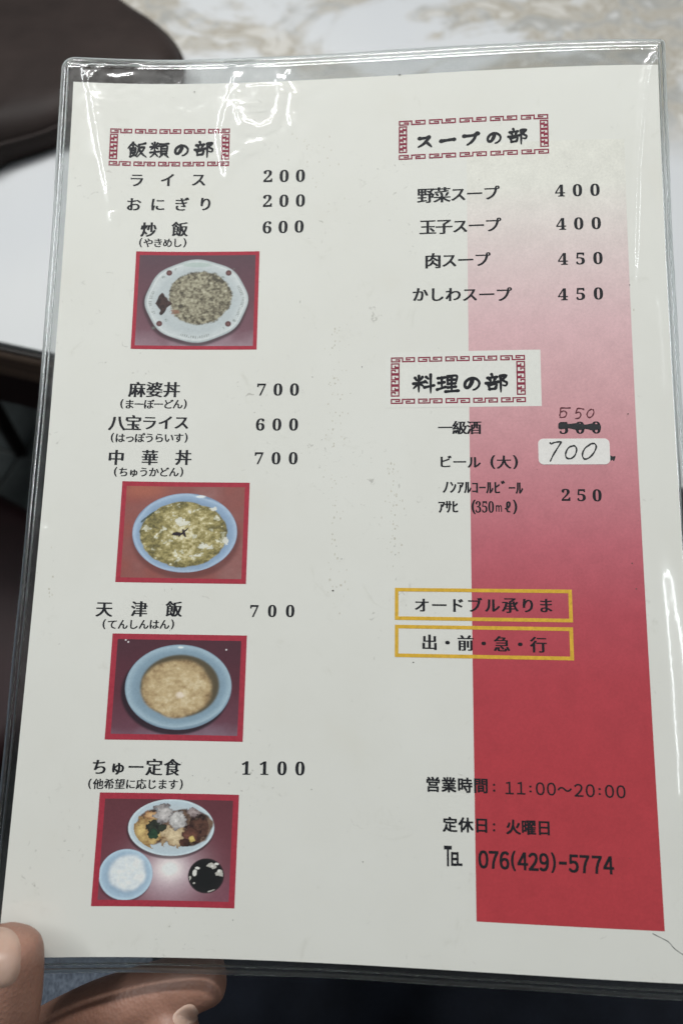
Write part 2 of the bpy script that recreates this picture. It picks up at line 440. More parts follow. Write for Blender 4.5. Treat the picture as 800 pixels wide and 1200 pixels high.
def brush_line(text, em, x0, y0, x1, y1):
    """brush-written characters: each stroke swells where the brush lands and thins as it lifts"""
    a = UV(x0, y0); b = UV(x1, y1); n = len(text); vs, fs = [], []; r = random.Random(int(x0))
    e = UV((x0 + x1) / 2, (y0 + y1) / 2 - em / 2)[1] - UV((x0 + x1) / 2, (y0 + y1) / 2 + em / 2)[1]
    for i, ch in enumerate(text):
        t = i / (n - 1); cu = a[0] + (b[0] - a[0]) * t; cv = a[1] + (b[1] - a[1]) * t
        w0, sts = BR[ch]; small = 0.86 if ch in 'のスープ' else 1.0
        for k, st in enumerate(sts):
            pts = []
            for q in range(len(st) - 1):
                p0 = st[max(q - 1, 0)]; p1 = st[q]; p2 = st[q + 1]; p3 = st[min(q + 2, len(st) - 1)]
                for m in range(6):
                    h = m / 6
                    pts.append(tuple(0.5 * (2 * p1[c] + (p2[c] - p0[c]) * h + (2 * p0[c] - 5 * p1[c] + 4 * p2[c] - p3[c]) * h * h + (3 * p1[c] - p0[c] - 3 * p2[c] + p3[c]) * h ** 3) for c in (0, 1)))
            pts.append(st[-1])
            uv = [(cu + (x - 50) / 100 * e * small * 1.04, cv - (y - 50) / 100 * e * small * 0.94) for x, y in pts]
            N_ = len(uv) - 1
            horiz = abs(st[-1][0] - st[0][0]) > 1.6 * abs(st[-1][1] - st[0][1])
            ww = []
            for m in range(N_ + 1):
                h = m / N_; prof = 0.85 + .35 * math.exp(-((h - .06) / .12) ** 2) + (.35 if horiz else .1) * math.exp(-((h - .92) / .10) ** 2) - (.0 if horiz else .45 * max(0, h - .6) / .4)
                ww.append(max(.25, prof) * w0 / 100 * e * (1.62 + r.uniform(-.08, .08)))
            stroke_poly(vs, fs, uv, ww, 0.06 * MM + k * 0.0015 * MM)
            for q_, w_ in ((uv[0], ww[0]), (uv[-1], ww[-1] * .9)):          # round landing and lift
                b1 = len(vs)
                for m in range(8): vs.append(S(q_[0] + w_ / 2 * math.cos(m * math.pi / 4), q_[1] + w_ / 2 * math.sin(m * math.pi / 4), 0.0605 * MM + k * 0.0015 * MM))
                fs.append(tuple(range(b1, b1 + 8)))
    return mesh('printed_text', vs, fs, M_INK, paper)
brush_line('飯類の部', 20.5, 161, 176, 239, 175.5)
brush_line('スープの部', 20.5, 497.5, 166, 606, 160)
brush_line('料理の部', 24, 496, 450, 581.5, 449)
# left column
line('ライス', 19, 160.5, 211, 233, 210.5)
line('おにぎり', 19, 157, 239.5, 241, 239)
line('炒飯', 19, 174.5, 269, 211, 268.5)
line('やきめし', 11.5, 174, 284.5, 208, 284.5, 'mincho_small', paren=True)
line('麻婆丼', 20, 161, 456.5, 201.5, 456.5)
line('まーぼーどん', 12, 152, 473.5, 208.5, 473.5, 'mincho_small', paren=True)
line('八宝ライス', 20, 137.5, 495.5, 213, 495)
line('はっぽうらいす', 12, 141, 513, 209.5, 513, 'mincho_small', paren=True)
line('中華丼', 20, 136.5, 536, 215, 536)
line('ちゅうかどん', 12, 145, 553, 204, 553, 'mincho_small', paren=True)
line('天津飯', 20.5, 122.5, 713.5, 204, 713.5)
line('てんしんはん', 12.5, 132, 731.5, 193, 731.5, 'mincho_small', paren=True)
line('ちゅー定食', 22, 117, 898.5, 202, 899)
line('他希望に応じます', 13, 115.5, 918.5, 203, 919, 'mincho_small', paren=True)
# right column
line('野菜スープ', 20, 498.5, 229, 575, 226)
line('玉子スープ', 20, 501, 266, 577, 263.5)
line('肉スープ', 20, 507, 305.5, 564.5, 304)
line('かしわスープ', 20, 492, 345, 589.5, 345)
line('一級酒', 17.5, 521.5, 501, 555, 501)
line('ビール', 17.5, 521.5, 541, 555, 541.5)
line('大', 17.5, 590, 541.5, 590, 541.5)
vs, fs = [], []
for ch, x in (('(', 577), (')', 603.5)):
    u, v = UV(x, 541.5); put_char(vs, fs, ch, 'mincho_small', u, v, 5.4 * MM, 5.0 * MM, 0.06 * MM, centre='bbox')
mesh('printed_text', vs, fs, M_INK, paper)
line('ﾉﾝｱﾙｺｰﾙﾋﾞｰﾙ', 17, 522, 570.5, 608, 571.5, 'mincho_small', centre='half', aspect=0.95)
line('ｱｻﾋ', 17, 517, 593.5, 533, 593.5, 'mincho_small', centre='half', aspect=0.98)
vs, fs = [], []
for ch, x, a, e, st in (('(', 554.5, 1, 1.05, 'mincho_small'), ('3', 560, .78, 1.08, 'digit'), ('5', 567.5, .78, 1.08, 'digit'), ('0', 575, .78, 1.08, 'digit'),
                        ('m', 584, .62, .95, 'light'), ('ℓ', 594.5, .95, 1.0, 'mincho_small'), (')', 603, 1, 1.05, 'mincho_small')):
    u, v = UV(x, 594); put_char(vs, fs, ch, st, u, v if ch != 'm' else v - .5 * MM, 4.7 * MM * a, 4.9 * MM * e, 0.06 * MM, centre='bbox')
mesh('printed_text', vs, fs, M_INK, paper)
line('オードブル承りま', 20.5, 494, 709, 639, 709.5)
line('出・前・急・行', 20.5, 503, 752.5, 630.5, 755.5)
line('営業時間', 18.5, 507, 919, 563, 920.5, 'gothic')
line('定休日', 18.5, 527, 966, 564, 967, 'gothic')
line('火曜日', 18.5, 601, 969, 637, 970, 'gothic')
vs, fs = [], []
for ch, x, y, a, e, c in ((':', 578.5, 923, 1, 1, 'bbox'), (':', 578.5, 969.5, 1, 1, 'bbox'), ('1', 596.5, 923.3, 1.0, 1.0, 'bbox'), ('1', 610, 923.6, 1.0, 1.0, 'bbox'), (':', 621, 924.5, 1, .85, 'bbox'),
                    ('0', 632.5, 924.2, 1.05, 1.0, 'bbox'), ('0', 645.5, 924.6, 1.05, 1.0, 'bbox'), ('〜', 661, 925, .9, 1, 'bbox'), ('2', 677.5, 926, 1.05, 1.0, 'bbox'),
                    ('0', 691, 926.5, 1.05, 1.0, 'bbox'), (':', 702, 927.5, 1, .85, 'bbox'), ('0', 713.5, 927.3, 1.05, 1.0, 'bbox'), ('0', 727, 927.8, 1.05, 1.0, 'bbox')):
    ch = chr(ord(ch) + 0xFEE0) if ch.isdigit() else ch
    u, v = UV(x, y); put_char(vs, fs, ch, 'light', u, v, 5.1 * MM * a * (0.90 if ord(ch) > 0xFF00 else 1), 4.9 * MM * e, 0.06 * MM, centre=c)
mesh('printed_text', vs, fs, M_INK, paper)
vs, fs = [], []
for ch, x, y, a, e in (('T', 524.5, 1003, .62, 1.35), ('E', 531.5, 1006.5, .62, .9), ('L', 538, 1006.5, .62, .9)):
    u, v = UV(x, y); put_char(vs, fs, ch, 'gothic', u, v, 6.0 * MM * a, 6.0 * MM * e, 0.06 * MM, centre='bbox')
mesh('printed_text', vs, fs, M_INK, paper)
vs, fs = [], []
tel = '076(429)-5774'; tx = [566, 578, 590.5, 601, 612, 624.5, 637, 648, 659, 671.5, 684.5, 699, 712.5]
for ch, x in zip(tel, tx):
    y = 1007 + (x - 566) * 0.047
    wd_ = 5.0 if ch.isdigit() else (7.5 if ch == '-' else 4.6); ch = chr(ord(ch) + 0xFEE0) if ch.isdigit() else ch
    u, v = UV(x, y); put_char(vs, fs, ch, 'gothic', u, v, wd_ * MM, 6.5 * MM * (0.92 if ch in '()' else 1), 0.06 * MM, centre='bbox')
mesh('printed_text', vs, fs, M_INK, paper)
# prices
for t, x0, y0, x1, y1 in (('200', 314, 206.5, 352, 206), ('200', 313.5, 235.5, 352, 235), ('600', 313, 266.5, 350.5, 265.5),
                          ('700', 306.5, 456.5, 345, 456.5), ('600', 305, 497.5, 344, 497.5), ('700', 303.5, 537, 343.5, 537),
                          ('700', 298, 716, 340, 716), ('1100', 288.5, 900, 351.5, 900.5),
                          ('400', 655.5, 223.5, 696.5, 222.5), ('400', 657, 262.5, 698, 261.5), ('450', 659, 303.5, 700, 302.5), ('450', 659, 345, 700.5, 344),
                          ('500', 660, 501.5, 698, 501), ('250', 662.5, 580, 699, 580.5)):
    line(t, 19.5 if t != '1100' else 22, x0, y0, x1, y1, 'digit', aspect=1.02)

# handwriting, price sticker
def hand(name, strokes, w, h, mat):
    vs, fs = [], []
    for st in strokes:
        pts = []
        for i in range(len(st) - 1):                       # Catmull-Rom through the measured points
            p0 = st[max(i - 1, 0)]; p1 = st[i]; p2 = st[i + 1]; p3 = st[min(i + 2, len(st) - 1)]
            for k in range(5):
                t = k / 5
                pts.append(tuple(0.5 * (2 * p1[c] + (p2[c] - p0[c]) * t + (2 * p0[c] - 5 * p1[c] + 4 * p2[c] - p3[c]) * t * t + (3 * p1[c] - p0[c] - 3 * p2[c] + p3[c]) * t ** 3) for c in (0, 1)))
        pts.append(st[-1])
        uv = [UV(*p) for p in pts]
        ww = [w * (1 + 0.22 * math.sin(i * 0.9)) for i in range(len(uv))]; ww[0] *= .7; ww[-1] *= .6
        stroke_poly(vs, fs, uv, ww, h)
    return mesh(name, vs, fs, mat, paper)
def zz(l, ox, oy, s): return [[(ox + x / s, oy + y / s) for x, y in st] for st in l]
hand('handwritten_price', zz([[(518, 300), (515, 325), (512, 345)], [(518, 302), (545, 303), (570, 302)], [(515, 325), (535, 318), (548, 330), (540, 348), (520, 352), (512, 348)],
      [(605, 303), (598, 322), (596, 332)], [(606, 304), (625, 306), (640, 310)], [(598, 328), (615, 325), (622, 340), (612, 355), (592, 358)],
      [(680, 308), (662, 318), (654, 338), (664, 352), (680, 346), (690, 325), (684, 308)]], 540, 410, 4.444), 0.42 * MM, 0.085 * MM, M_PEN_RED)
hand('strike_through', [[(653.5, 499), (665, 499.3), (680, 500), (692, 500.2), (703.5, 500.5)]], 1.9 * MM, 0.10 * MM, M_PEN)
# sticker, rounded rectangle
def sticker():
    c = [UV(*p) for p in ((631, 513.5), (713.5, 514.5), (714.5, 545), (629.5, 543.5))]
    u0 = (c[0][0] + c[3][0]) / 2; u1 = (c[1][0] + c[2][0]) / 2; v1 = (c[0][1] + c[1][1]) / 2; v0 = (c[2][1] + c[3][1]) / 2; r = 1.7 * MM
    ring = []
    for (cx, cy, a0) in ((u1 - r, v1 - r, 0), (u0 + r, v1 - r, 90), (u0 + r, v0 + r, 180), (u1 - r, v0 + r, 270)):
        for k in range(7):
            a = math.radians(a0 + 15 * k); ring.append((cx + r * math.cos(a), cy + r * math.sin(a)))
    vs = [S(u, v, 0.11 * MM) for u, v in ring] + [S(u, v, 0.02 * MM) for u, v in ring]; n = len(ring)
    fs = [tuple(range(n))] + [(i, i + n, (i + 1) % n + n, (i + 1) % n) for i in range(n)]
    mesh('price_sticker', vs, fs, M_STICK, paper)
sticker()
hand('handwritten_price', zz([[(460, 482), (468, 490), (480, 484), (500, 480), (522, 478)], [(522, 478), (505, 505), (480, 545), (462, 582)],
      [(578, 500), (556, 512), (543, 540), (548, 562), (570, 566), (592, 548), (600, 518), (590, 500), (576, 502)],
      [(672, 492), (644, 512), (630, 545), (640, 568), (665, 562), (690, 535), (702, 505), (692, 488), (666, 492)]], 540, 410, 4.444), 0.50 * MM, 0.13 * MM, M_PEN)
hand('marker_dash', [[(714.2, 537), (717, 536.8), (720, 537.6)]], 1.5 * MM, 0.05 * MM, M_PEN)
# small dirt specks and the crack at the lower right corner
hand('crease_line', [[(764, 1094), (774, 1099), (783, 1104), (789, 1111), (797, 1117), (803, 1120)]], 0.20 * MM, 0.04 * MM, make_ink('crease_grey', (0.10, 0.10, 0.10)))

# --- food photographs (flat print: colours computed per vertex)
def E_(U, V, cx, cy, rx, ry): return np.sqrt(((U - cx) / rx) ** 2 + ((V - cy) / ry) ** 2)
def sm(x, a, b):
    t = np.clip((x - a) / (b - a), 0, 1); return t * t * (3 - 2 * t)
def lay(img, m, col):
    col = np.asarray(col)
    return img * (1 - m[..., None]) + (col if col.ndim == 3 else col[None, None, :]) * m[..., None]
def c8(*c): return np.array(lin(*c))
def cmap(t, stops):
    return np.stack([np.interp(t, [s[0] for s in stops], [lin(*s[1])[k] for s in stops]) for k in range(3)], -1)
def p_rice(X, Y):
    n = vnoise(X, Y, 4, 11); f = vnoise(X, Y, 34, 12, 3, .8); g = vnoise(X, Y, 50, 13, 1, .8)
    img = cmap(Y + .25 * (n - .5), [(0, (92, 58, 74)), (.5, (112, 56, 74)), (.8, (126, 74, 92)), (1, (165, 130, 145))])
    a = np.arctan2(Y - .505, X - .505); k = 1 + .014 * np.cos(8 * a + .4)
    r = E_(X, Y, .505, .505, .415, .425) / k
    img = lay(img, (1 - sm(E_(X, Y, .50, .535, .42, .425) / k, .97, 1.04)) * .75, c8(50, 25, 38))
    plate = cmap(r + .1 * (n - .5), [(0, (190, 198, 200)), (.75, (188, 198, 202)), (.93, (205, 212, 214)), (1.0, (170, 182, 186))])
    img = lay(img, 1 - sm(r, .975, 1.0), plate)
    img = lay(img, (1 - sm(np.abs(r - .93), .0, .02)) * .45, c8(225, 230, 230))
    img = lay(img, (1 - sm(E_(X, Y, .5, .135, .13, .028), .7, 1.1)) * .6, c8(165, 190, 180))
    for cx, cy in ((.275, .22), (.755, .22), (.215, .74), (.765, .74)):
        e = E_(X, Y, cx, cy, .026, .031); img = lay(img, 1 - sm(e, .8, 1.05), c8(105, 55, 58)); img = lay(img, (1 - sm(e, .2, .6)) * .5, c8(150, 95, 90))
        for dx, dy in ((.05, -.035), (-.045, .045)):
            img = lay(img, (1 - sm(E_(X, Y, cx + dx, cy + dy, .02, .018), .5, 1)) * (f > .52) * .6, c8(110, 125, 115))
    # worn lettering round the rim reads as short grey ticks
    for rr, a0, a1 in ((.86, 1.25, 1.9), (.88, -.45, .45), (.88, 2.75, 3.4)):
        aa = np.where(a < -1.5, a + 2 * np.pi, a)
        t = (np.abs(r - rr) < .03) & (aa > a0) & (aa < a1) & (np.sin(a * 130) > -.1) & (g > .35)
        img = lay(img, t * .6, c8(120, 130, 125))
    rf = E_(X, Y, .53, .475, .26, .275) * (1 + .10 * (vnoise(X, Y, 9, 15, 3) - .5)) + .12 * (f - .5)
    q = .50 + .95 * (f - .5) + .35 * (g - .5) + .5 * (vnoise(X, Y, 62, 14, 1) - .5)
    rice = cmap(q - .10 * sm(rf, .5, 1), [(.1, (82, 74, 56)), (.35, (124, 114, 88)), (.55, (155, 146, 116)), (.8, (180, 172, 140)), (1, (200, 192, 162))])
    img = lay(img, 1 - sm(rf, .94, 1.02), rice)
    pk = np.abs(X - .225) / .07 + np.abs(Y - .535) / .105 + .9 * (vnoise(X, Y, 14, 17, 2) - .5)
    img = lay(img, 1 - sm(pk, .9, 1.02), cmap(f, [(.3, (40, 22, 24)), (.7, (75, 42, 40))]))
    img = lay(img, (1 - sm(E_(X, Y, .33, .62, .06, .03), .6, 1)) * (f > .5) * .8, c8(150, 90, 60))
    return img
def p_chuka(X, Y):
    n = vnoise(X, Y, 3, 21); f = vnoise(X, Y, 34, 22, 3, .75); g = vnoise(X, Y, 11, 23, 3, .6)
    img = cmap(n + .3 * (X - .5), [(.2, (150, 62, 50)), (.5, (142, 70, 64)), (.8, (150, 92, 88))])
    img = lay(img, (1 - sm(E_(X, Y, .18, .08, .22, .12), .2, 1.2)) * .8, c8(172, 80, 48))
    img = lay(img, (1 - sm(E_(X, Y, .52, .56, .43, .41), .92, 1.03)) * .6, c8(90, 38, 38))
    r = E_(X, Y, .51, .505, .41, .395)
    img = lay(img, 1 - sm(r, .98, 1.0), cmap(r + .15 * (n - .5), [(.7, (98, 128, 165)), (.9, (128, 160, 195)), (.96, (150, 178, 208)), (1, (105, 135, 172))]))
    img = lay(img, (1 - sm(E_(X, Y, .62, .145, .05, .018), .4, 1)), c8(215, 225, 230))
    rf = E_(X, Y, .50, .52, .34, .325) + .10 * (g - .5)
    img = lay(img, 1 - sm(rf, .97, 1.01), cmap(f * .7 + g * .5 - .1 - .1 * sm(rf, .7, 1), [(.2, (92, 84, 36)), (.40, (136, 122, 52)), (.54, (162, 146, 74)), (.66, (194, 178, 116)), (.82, (218, 210, 172))]))
    w = vnoise(X, Y, 17, 27, 3, .7); img = lay(img, sm(w, .62, .68) * (rf < .95) * .7, cmap(f, [(.3, (170, 165, 125)), (.7, (225, 224, 205))]))
    for cx, cy, rx, ry in ((.5, .41, .07, .03), (.67, .64, .05, .025), (.46, .38, .04, .025), (.72, .27, .025, .025), (.83, .6, .018, .04), (.54, .30, .02, .035), (.62, .73, .05, .018)):
        e = E_(X, Y, cx, cy, rx, ry) + 2.4 * (f - .5); img = lay(img, (1 - sm(e, .7, 1)) * .85, c8(214, 212, 196))
    e = np.minimum(E_(X, Y, .45, .52, .045, .02), np.minimum(E_(X - .3 * (Y - .5), Y, .50, .51, .012, .05), E_(X + .8 * (Y - .5), Y, .5, .5, .012, .05))) + .6 * (f - .5)
    img = lay(img, 1 - sm(e, .8, 1), c8(38, 24, 34))
    e = E_(X + .9 * (Y - .35), Y, .22, .35, .015, .06) + 1 * (f - .5); img = lay(img, (1 - sm(e, .8, 1.1)) * .8, c8(45, 60, 35))
    return img
def p_tenshin(X, Y):
    n = vnoise(X, Y, 3, 31); f = vnoise(X, Y, 18, 32, 4, .65); g = vnoise(X, Y, 8, 33, 3, .6)
    img = cmap(Y + .3 * (n - .5), [(0, (74, 30, 46)), (.5, (92, 28, 48)), (.85, (104, 50, 70)), (1, (126, 92, 112))])
    img = lay(img, (1 - sm(E_(X, Y, .49, .545, .405, .41), .95, 1.02)) * .9, c8(28, 14, 30))
    r = E_(X, Y, .51, .50, .395, .405)
    img = lay(img, 1 - sm(r, .98, 1.0), cmap(r + .1 * (n - .5) + .05 * (Y - .5), [(.6, (100, 128, 146)), (.85, (118, 150, 172)), (.95, (144, 174, 192)), (1, (108, 138, 162))]))
    img = lay(img, (1 - sm(E_(X, Y, .51, .125, .03, .014), .3, 1)), c8(210, 232, 235))
    r2 = E_(X, Y, .52, .49, .30, .305)
    img = lay(img, 1 - sm(r2, .93, 1.01), cmap(r2, [(.5, (110, 92, 58)), (.9, (84, 72, 48)), (1, (98, 96, 82))]))
    r3 = E_(X, Y, .50, .515, .270, .285) + .14 * (g - .5)
    img = lay(img, 1 - sm(r3, .88, 1.03), cmap(.62 + .6 * (f - .5) + .3 * (vnoise(X, Y, 40, 38, 2) - .5) + .12 * (g - .5) - .26 * sm(r3, .65, 1), [(.15, (128, 98, 54)), (.4, (170, 138, 84)), (.6, (192, 163, 108)), (.85, (214, 192, 146))]))
    img = lay(img, (1 - sm(E_(X, Y, .53, .58, .05, .04) + (f - .5), .4, 1)) * .8, c8(225, 205, 185))
    for cx, cy in ((.12, .08), (.02 + .08, .02 + .04), (.85, .14)):
        img = lay(img, 1 - sm(E_(X, Y, cx, cy, .008, .01), .6, 1), c8(215, 205, 210))
    return img
def p_teishoku(X, Y):
    n = vnoise(X, Y, 3, 41); f = vnoise(X, Y, 20, 42, 4, .65); g = vnoise(X, Y, 9, 43, 3, .6)
    gl = np.exp(-(((X - .53) / .22) ** 2 + ((Y - .69) / .24) ** 2))
    img = cmap(Y * .5 + .25 * n + .0, [(.0, (92, 34, 44)), (.4, (108, 40, 56)), (.7, (128, 62, 84))])
    img = lay(img, np.clip(gl * .85, 0, 1), c8(205, 178, 190)); img = lay(img, np.exp(-(((X - .53) / .09) ** 2 + ((Y - .67) / .09) ** 2)) * .9, c8(236, 228, 222))
    # platter
    img = lay(img, (1 - sm(E_(X, Y, .52, .325, .315, .262), .96, 1.02)) * .7, c8(40, 18, 30))
    r = E_(X, Y, .525, .305, .31, .255)
    img = lay(img, 1 - sm(r, .98, 1.0), cmap(r + .1 * (n - .5), [(.6, (170, 182, 190)), (.9, (168, 188, 200)), (.97, (190, 208, 216)), (1, (140, 160, 175))]))
    foods = [(.37, .34, .11, .135, (150, 110, 45), (225, 190, 95)), (.385, .20, .06, .045, (150, 95, 40), (215, 165, 95)), (.40, .31, .07, .08, (24, 26, 24), (52, 60, 44)), (.40, .365, .035, .05, (20, 45, 32), (40, 80, 52)),
             (.47, .18, .075, .085, (105, 98, 100), (200, 192, 190)), (.54, .38, .10, .095, (140, 105, 60), (225, 200, 150)), (.57, .24, .065, .09, (110, 104, 106), (212, 208, 205)),
             (.68, .17, .065, .055, (80, 58, 60), (180, 160, 158)), (.74, .30, .095, .12, (38, 20, 18), (105, 62, 44)), (.66, .37, .075, .075, (48, 24, 20), (120, 66, 46)), (.62, .44, .05, .035, (40, 20, 18), (95, 48, 34)), (.675, .405, .025, .035, (170, 140, 45), (215, 185, 70)), (.46, .31, .035, .03, (24, 26, 24), (52, 60, 44))]
    eb_ = np.minimum(E_(X, Y, .40, .30, .13, .16), E_(X, Y, .62, .30, .21, .17)) + .3 * (g - .5)
    img = lay(img, 1 - sm(eb_, .9, 1.0), cmap(f, [(.3, (44, 30, 26)), (.7, (120, 88, 66))]))
    for i, (cx, cy, rx, ry, c0, c1) in enumerate(foods):
        w = vnoise(X, Y, 24, 60 + i, 3, .7)
        e = E_(X, Y, cx, cy, rx, ry) + 1.3 * (w - .5)
        img = lay(img, (1 - sm(e, .88, .98)) * (r < .86), cmap(f * .6 + w * .5 - .05 - .25 * sm(e, .6, .95), [(.25, c0), (.7, c1)]))
    # rice bowl
    r = E_(X, Y, .225, .725, .19, .225)
    img = lay(img, (1 - sm(E_(X, Y, .22, .745, .19, .225), .97, 1.02)) * .5, c8(60, 25, 40))
    img = lay(img, 1 - sm(r, .98, 1.0), cmap(r, [(.6, (128, 158, 185)), (.85, (142, 174, 200)), (.96, (165, 195, 215)), (1, (120, 150, 180))]))
    r2 = E_(X, Y, .235, .705, .135, .165) + .25 * (g - .5)
    img = lay(img, 1 - sm(r2, .8, 1.1), cmap(f, [(.3, (196, 204, 210)), (.7, (214, 218, 221))]))
    # soup bowl
    r = E_(X, Y, .79, .725, .13, .155)
    img = lay(img, 1 - sm(r, .96, 1.0), cmap(r + .1 * (g - .5), [(.5, (16, 18, 20)), (.88, (22, 22, 24)), (.95, (42, 32, 36)), (1, (20, 14, 18))]))
    w = vnoise(X, Y, 17, 77, 2, .6)
    ring = (np.abs(r - .72) < .2) & (w > .66)
    img = lay(img, ring * .8, c8(190, 185, 175))
    for cx, cy, rx, ry in ((.71, .70, .018, .03), (.73, .66, .02, .012), (.86, .62, .015, .01), (.83, .64, .01, .008), (.88, .68, .01, .015)):
        img = lay(img, 1 - sm(E_(X, Y, cx, cy, rx, ry) + (f - .5), .7, 1), c8(205, 202, 195))
    return img
def photo(pts, fn, bw, gain, label):
    u0, v0, u1, v1 = rect('', pts, 0, None)
    o = sheet_grid('photo_border', u0, v0, u1, v1, 12, 10, 0.04 * MM, M_FRAME, paper)
    bw = bw * MM
    a0, a1, c0, c1 = u0 + bw, u1 - bw, v0 + bw, v1 - bw
    def vc(U, V):
        X = (U - u0) / (u1 - u0); Y = 1 - (V - v0) / (v1 - v0)
        im = fn(X, Y); gy = im.mean(-1, keepdims=True); im = im * .72 + gy * .28
        n = vnoise(X, Y, 30, 99, 2)[..., None]
        return np.clip(im * gain * (0.96 + .08 * n), 0, .85)
    o = sheet_grid('food_photo', a0, c0, a1, c1, 230, 184, 0.05 * MM, M_PRINT, paper, vcol=vc)
    o['label'] = label
photo([(161, 296), (304.5, 293), (300.5, 409), (152, 409.5)], p_rice, 1.35, 0.96, 'printed photo of fried rice on a white plate with brown dots')
photo([(143, 564), (292, 565.5), (289, 684.5), (136, 682)], p_chuka, 1.6, 1.20, 'printed photo of a green yellow topped rice dish on a blue plate')
photo([(132, 743), (289, 744), (285, 869), (123, 867)], p_tenshin, 1.8, 1.22, 'printed photo of an omelette over rice on a light blue plate')
photo([(116, 930), (280, 930), (275, 1064), (108, 1062.5)], p_teishoku, 1.8, 1.28, 'printed photo of a set meal with platter, rice bowl and black soup bowl')

# --- the clear sleeve: back film, front film with creases, welded rim
SU0, SU1, SV0, SV1 = -3.9 * MM, 212.2 * MM, -3.6 * MM, 306.0 * MM
CR = {'tl': 4.2 * MM, 'tr': 1.2 * MM, 'br': 3 * MM, 'bl': 4 * MM}
def inside(U, V, pad=0.0):
    ok = np.ones_like(U, bool)
    for cu, cv, r, su, sv in ((SU0, SV1, CR['tl'], 1, -1), (SU1, SV1, CR['tr'], -1, -1), (SU1, SV0, CR['br'], -1, 1), (SU0, SV0, CR['bl'], 1, 1)):
        x = (U - (cu + su * r)) * su; y = (V - (cv + sv * r)) * sv
        ok &= ~((x < 0) & (y < 0) & (x * x + y * y > (r + pad) ** 2))
    return ok
# crease lines: measured paths, ridge height and half width in mm
CREASES = [
    ([(267, 77), (280, 80), (296, 77)], 0.20, 0.8),
    ([(282, 82), (276, 98), (270, 118), (264, 140), (260, 158), (262, 180), (266, 200), (268, 212)], 0.34, 1.0),
    ([(293, 79), (285, 92), (279, 108), (278, 128), (286, 147), (304, 154), (319, 147), (327, 130), (329, 112), (326, 94), (320, 82)], 0.34, 0.9),
    ([(341, 83), (336, 97), (344, 112), (341, 133), (346, 156)], 0.30, 0.9),
    ([(268, 200), (276, 186), (292, 174), (314, 166)], 0.26, 1.2),
    ([(100, 78), (104, 92), (109, 108), (113, 130), (119, 165), (126, 205), (131, 243)], 0.34, 1.0),
    ([(100, 78), (120, 77), (128, 74)], 0.25, 0.8),
    ([(106, 100), (112, 88), (128, 80), (150, 79), (166, 73)], 0.30, 0.9),
    ([(118, 91), (140, 94), (160, 90)], 0.16, 0.8),
    ([(132, 248), (134, 262)], 0.20, 1.0),
    ([(776, 58), (764, 66), (757, 78), (752, 100), (750, 130), (747, 160), (744, 195), (743, 235), (741, 290), (741, 340)], 0.34, 0.8),
    ([(764, 340), (770, 400), (774, 470)], 0.18, 1.0),
    ([(55, 612), (62, 625), (72, 645), (82, 665), (90, 682)], 0.20, 1.3),
    ([(64, 618), (78, 636), (86, 655), (88, 672)], 0.14, 1.1),
    ([(272, 120), (280, 150), (276, 178)], 0.50, 3.2),
    ([(306, 100), (306, 128)], 0.50, 3.4),
    ([(330, 150), (352, 170), (350, 200)], 0.14, 3.0),
    ([(112, 110), (118, 150), (122, 190)], 0.40, 3.0),
    ([(764, 640), (771, 720), (778, 800), (784, 880), (789, 980)], 0.65, 3.0),
]
def crease_h(U, V):
    h = np.zeros_like(U)
    for path, amp, wd in CREASES:
        P = [UV(*p) for p in path]
        # resample smoothly
        d2 = np.full(U.shape, 1e9); tt = np.zeros_like(U); L = len(P) - 1
        lo = (min(p[0] for p in P) - 6 * wd * MM, min(p[1] for p in P) - 6 * wd * MM); hi = (max(p[0] for p in P) + 6 * wd * MM, max(p[1] for p in P) + 6 * wd * MM)
        m = (U > lo[0]) & (U < hi[0]) & (V > lo[1]) & (V < hi[1])
        u = U[m]; v = V[m]; dd = np.full(u.shape, 1e9); ts = np.zeros_like(u)
        for i in range(L):
            ax, ay = P[i]; bx, by = P[i + 1]; dx, dy = bx - ax, by - ay
            t = np.clip(((u - ax) * dx + (v - ay) * dy) / (dx * dx + dy * dy), 0, 1)
            d = (u - ax - t * dx) ** 2 + (v - ay - t * dy) ** 2
            k = d < dd; dd[k] = d[k]; ts[k] = (i + t[k]) / L
        amp = amp * 1.75; prof = amp * MM * np.exp(-dd / (wd * 1.6 * MM) ** 2) * np.clip(np.minimum(ts, 1 - ts) * 6 + .25, 0, 1)
        jag = vnoise(u, v, 900, 71, 3, .6)
        k_ = .2 if wd < 2 else 0.02
        h[m] += prof * (1 - k_ + 2 * k_ * jag)
    return h
def film_h(U, V):
    x = (U - SU0) / (SU1 - SU0); y = (V - SV0) / (SV1 - SV0)
    e = np.minimum(np.minimum(x * (SU1 - SU0), (1 - x) * (SU1 - SU0)), np.minimum(y * (SV1 - SV0), (1 - y) * (SV1 - SV0)))
    base = 0.55 * MM * sm(e, 0, 3.0 * MM)
    und = (vnoise(U, V, 22, 81, 2, .5) - .5) * 0.9 * MM + (vnoise(U, V, 90, 82, 2, .5) - .5) * 0.10 * MM
    tl = np.exp(-(((U - .03) / .04) ** 2 + ((V - .295) / .02) ** 2)); top = np.exp(-(((U - .07) / .035) ** 2 + ((V - .285) / .022) ** 2))
    w2 = (vnoise(U, V, 260, 83, 3, .6) - .5) * 0.35 * MM * (tl + .8 * top)
    groove = 0.16 * MM * np.exp(-((U - (SU0 + 1.9 * MM)) / (.35 * MM)) ** 2) + 0.16 * MM * np.exp(-((V - (SV1 - 4.0 * MM)) / (.35 * MM)) ** 2)
    return base + (und + w2) * sm(e, 0, 9 * MM) + crease_h(U, V) * sm(e, 0, 1.2 * MM) + groove + 0.15 * MM
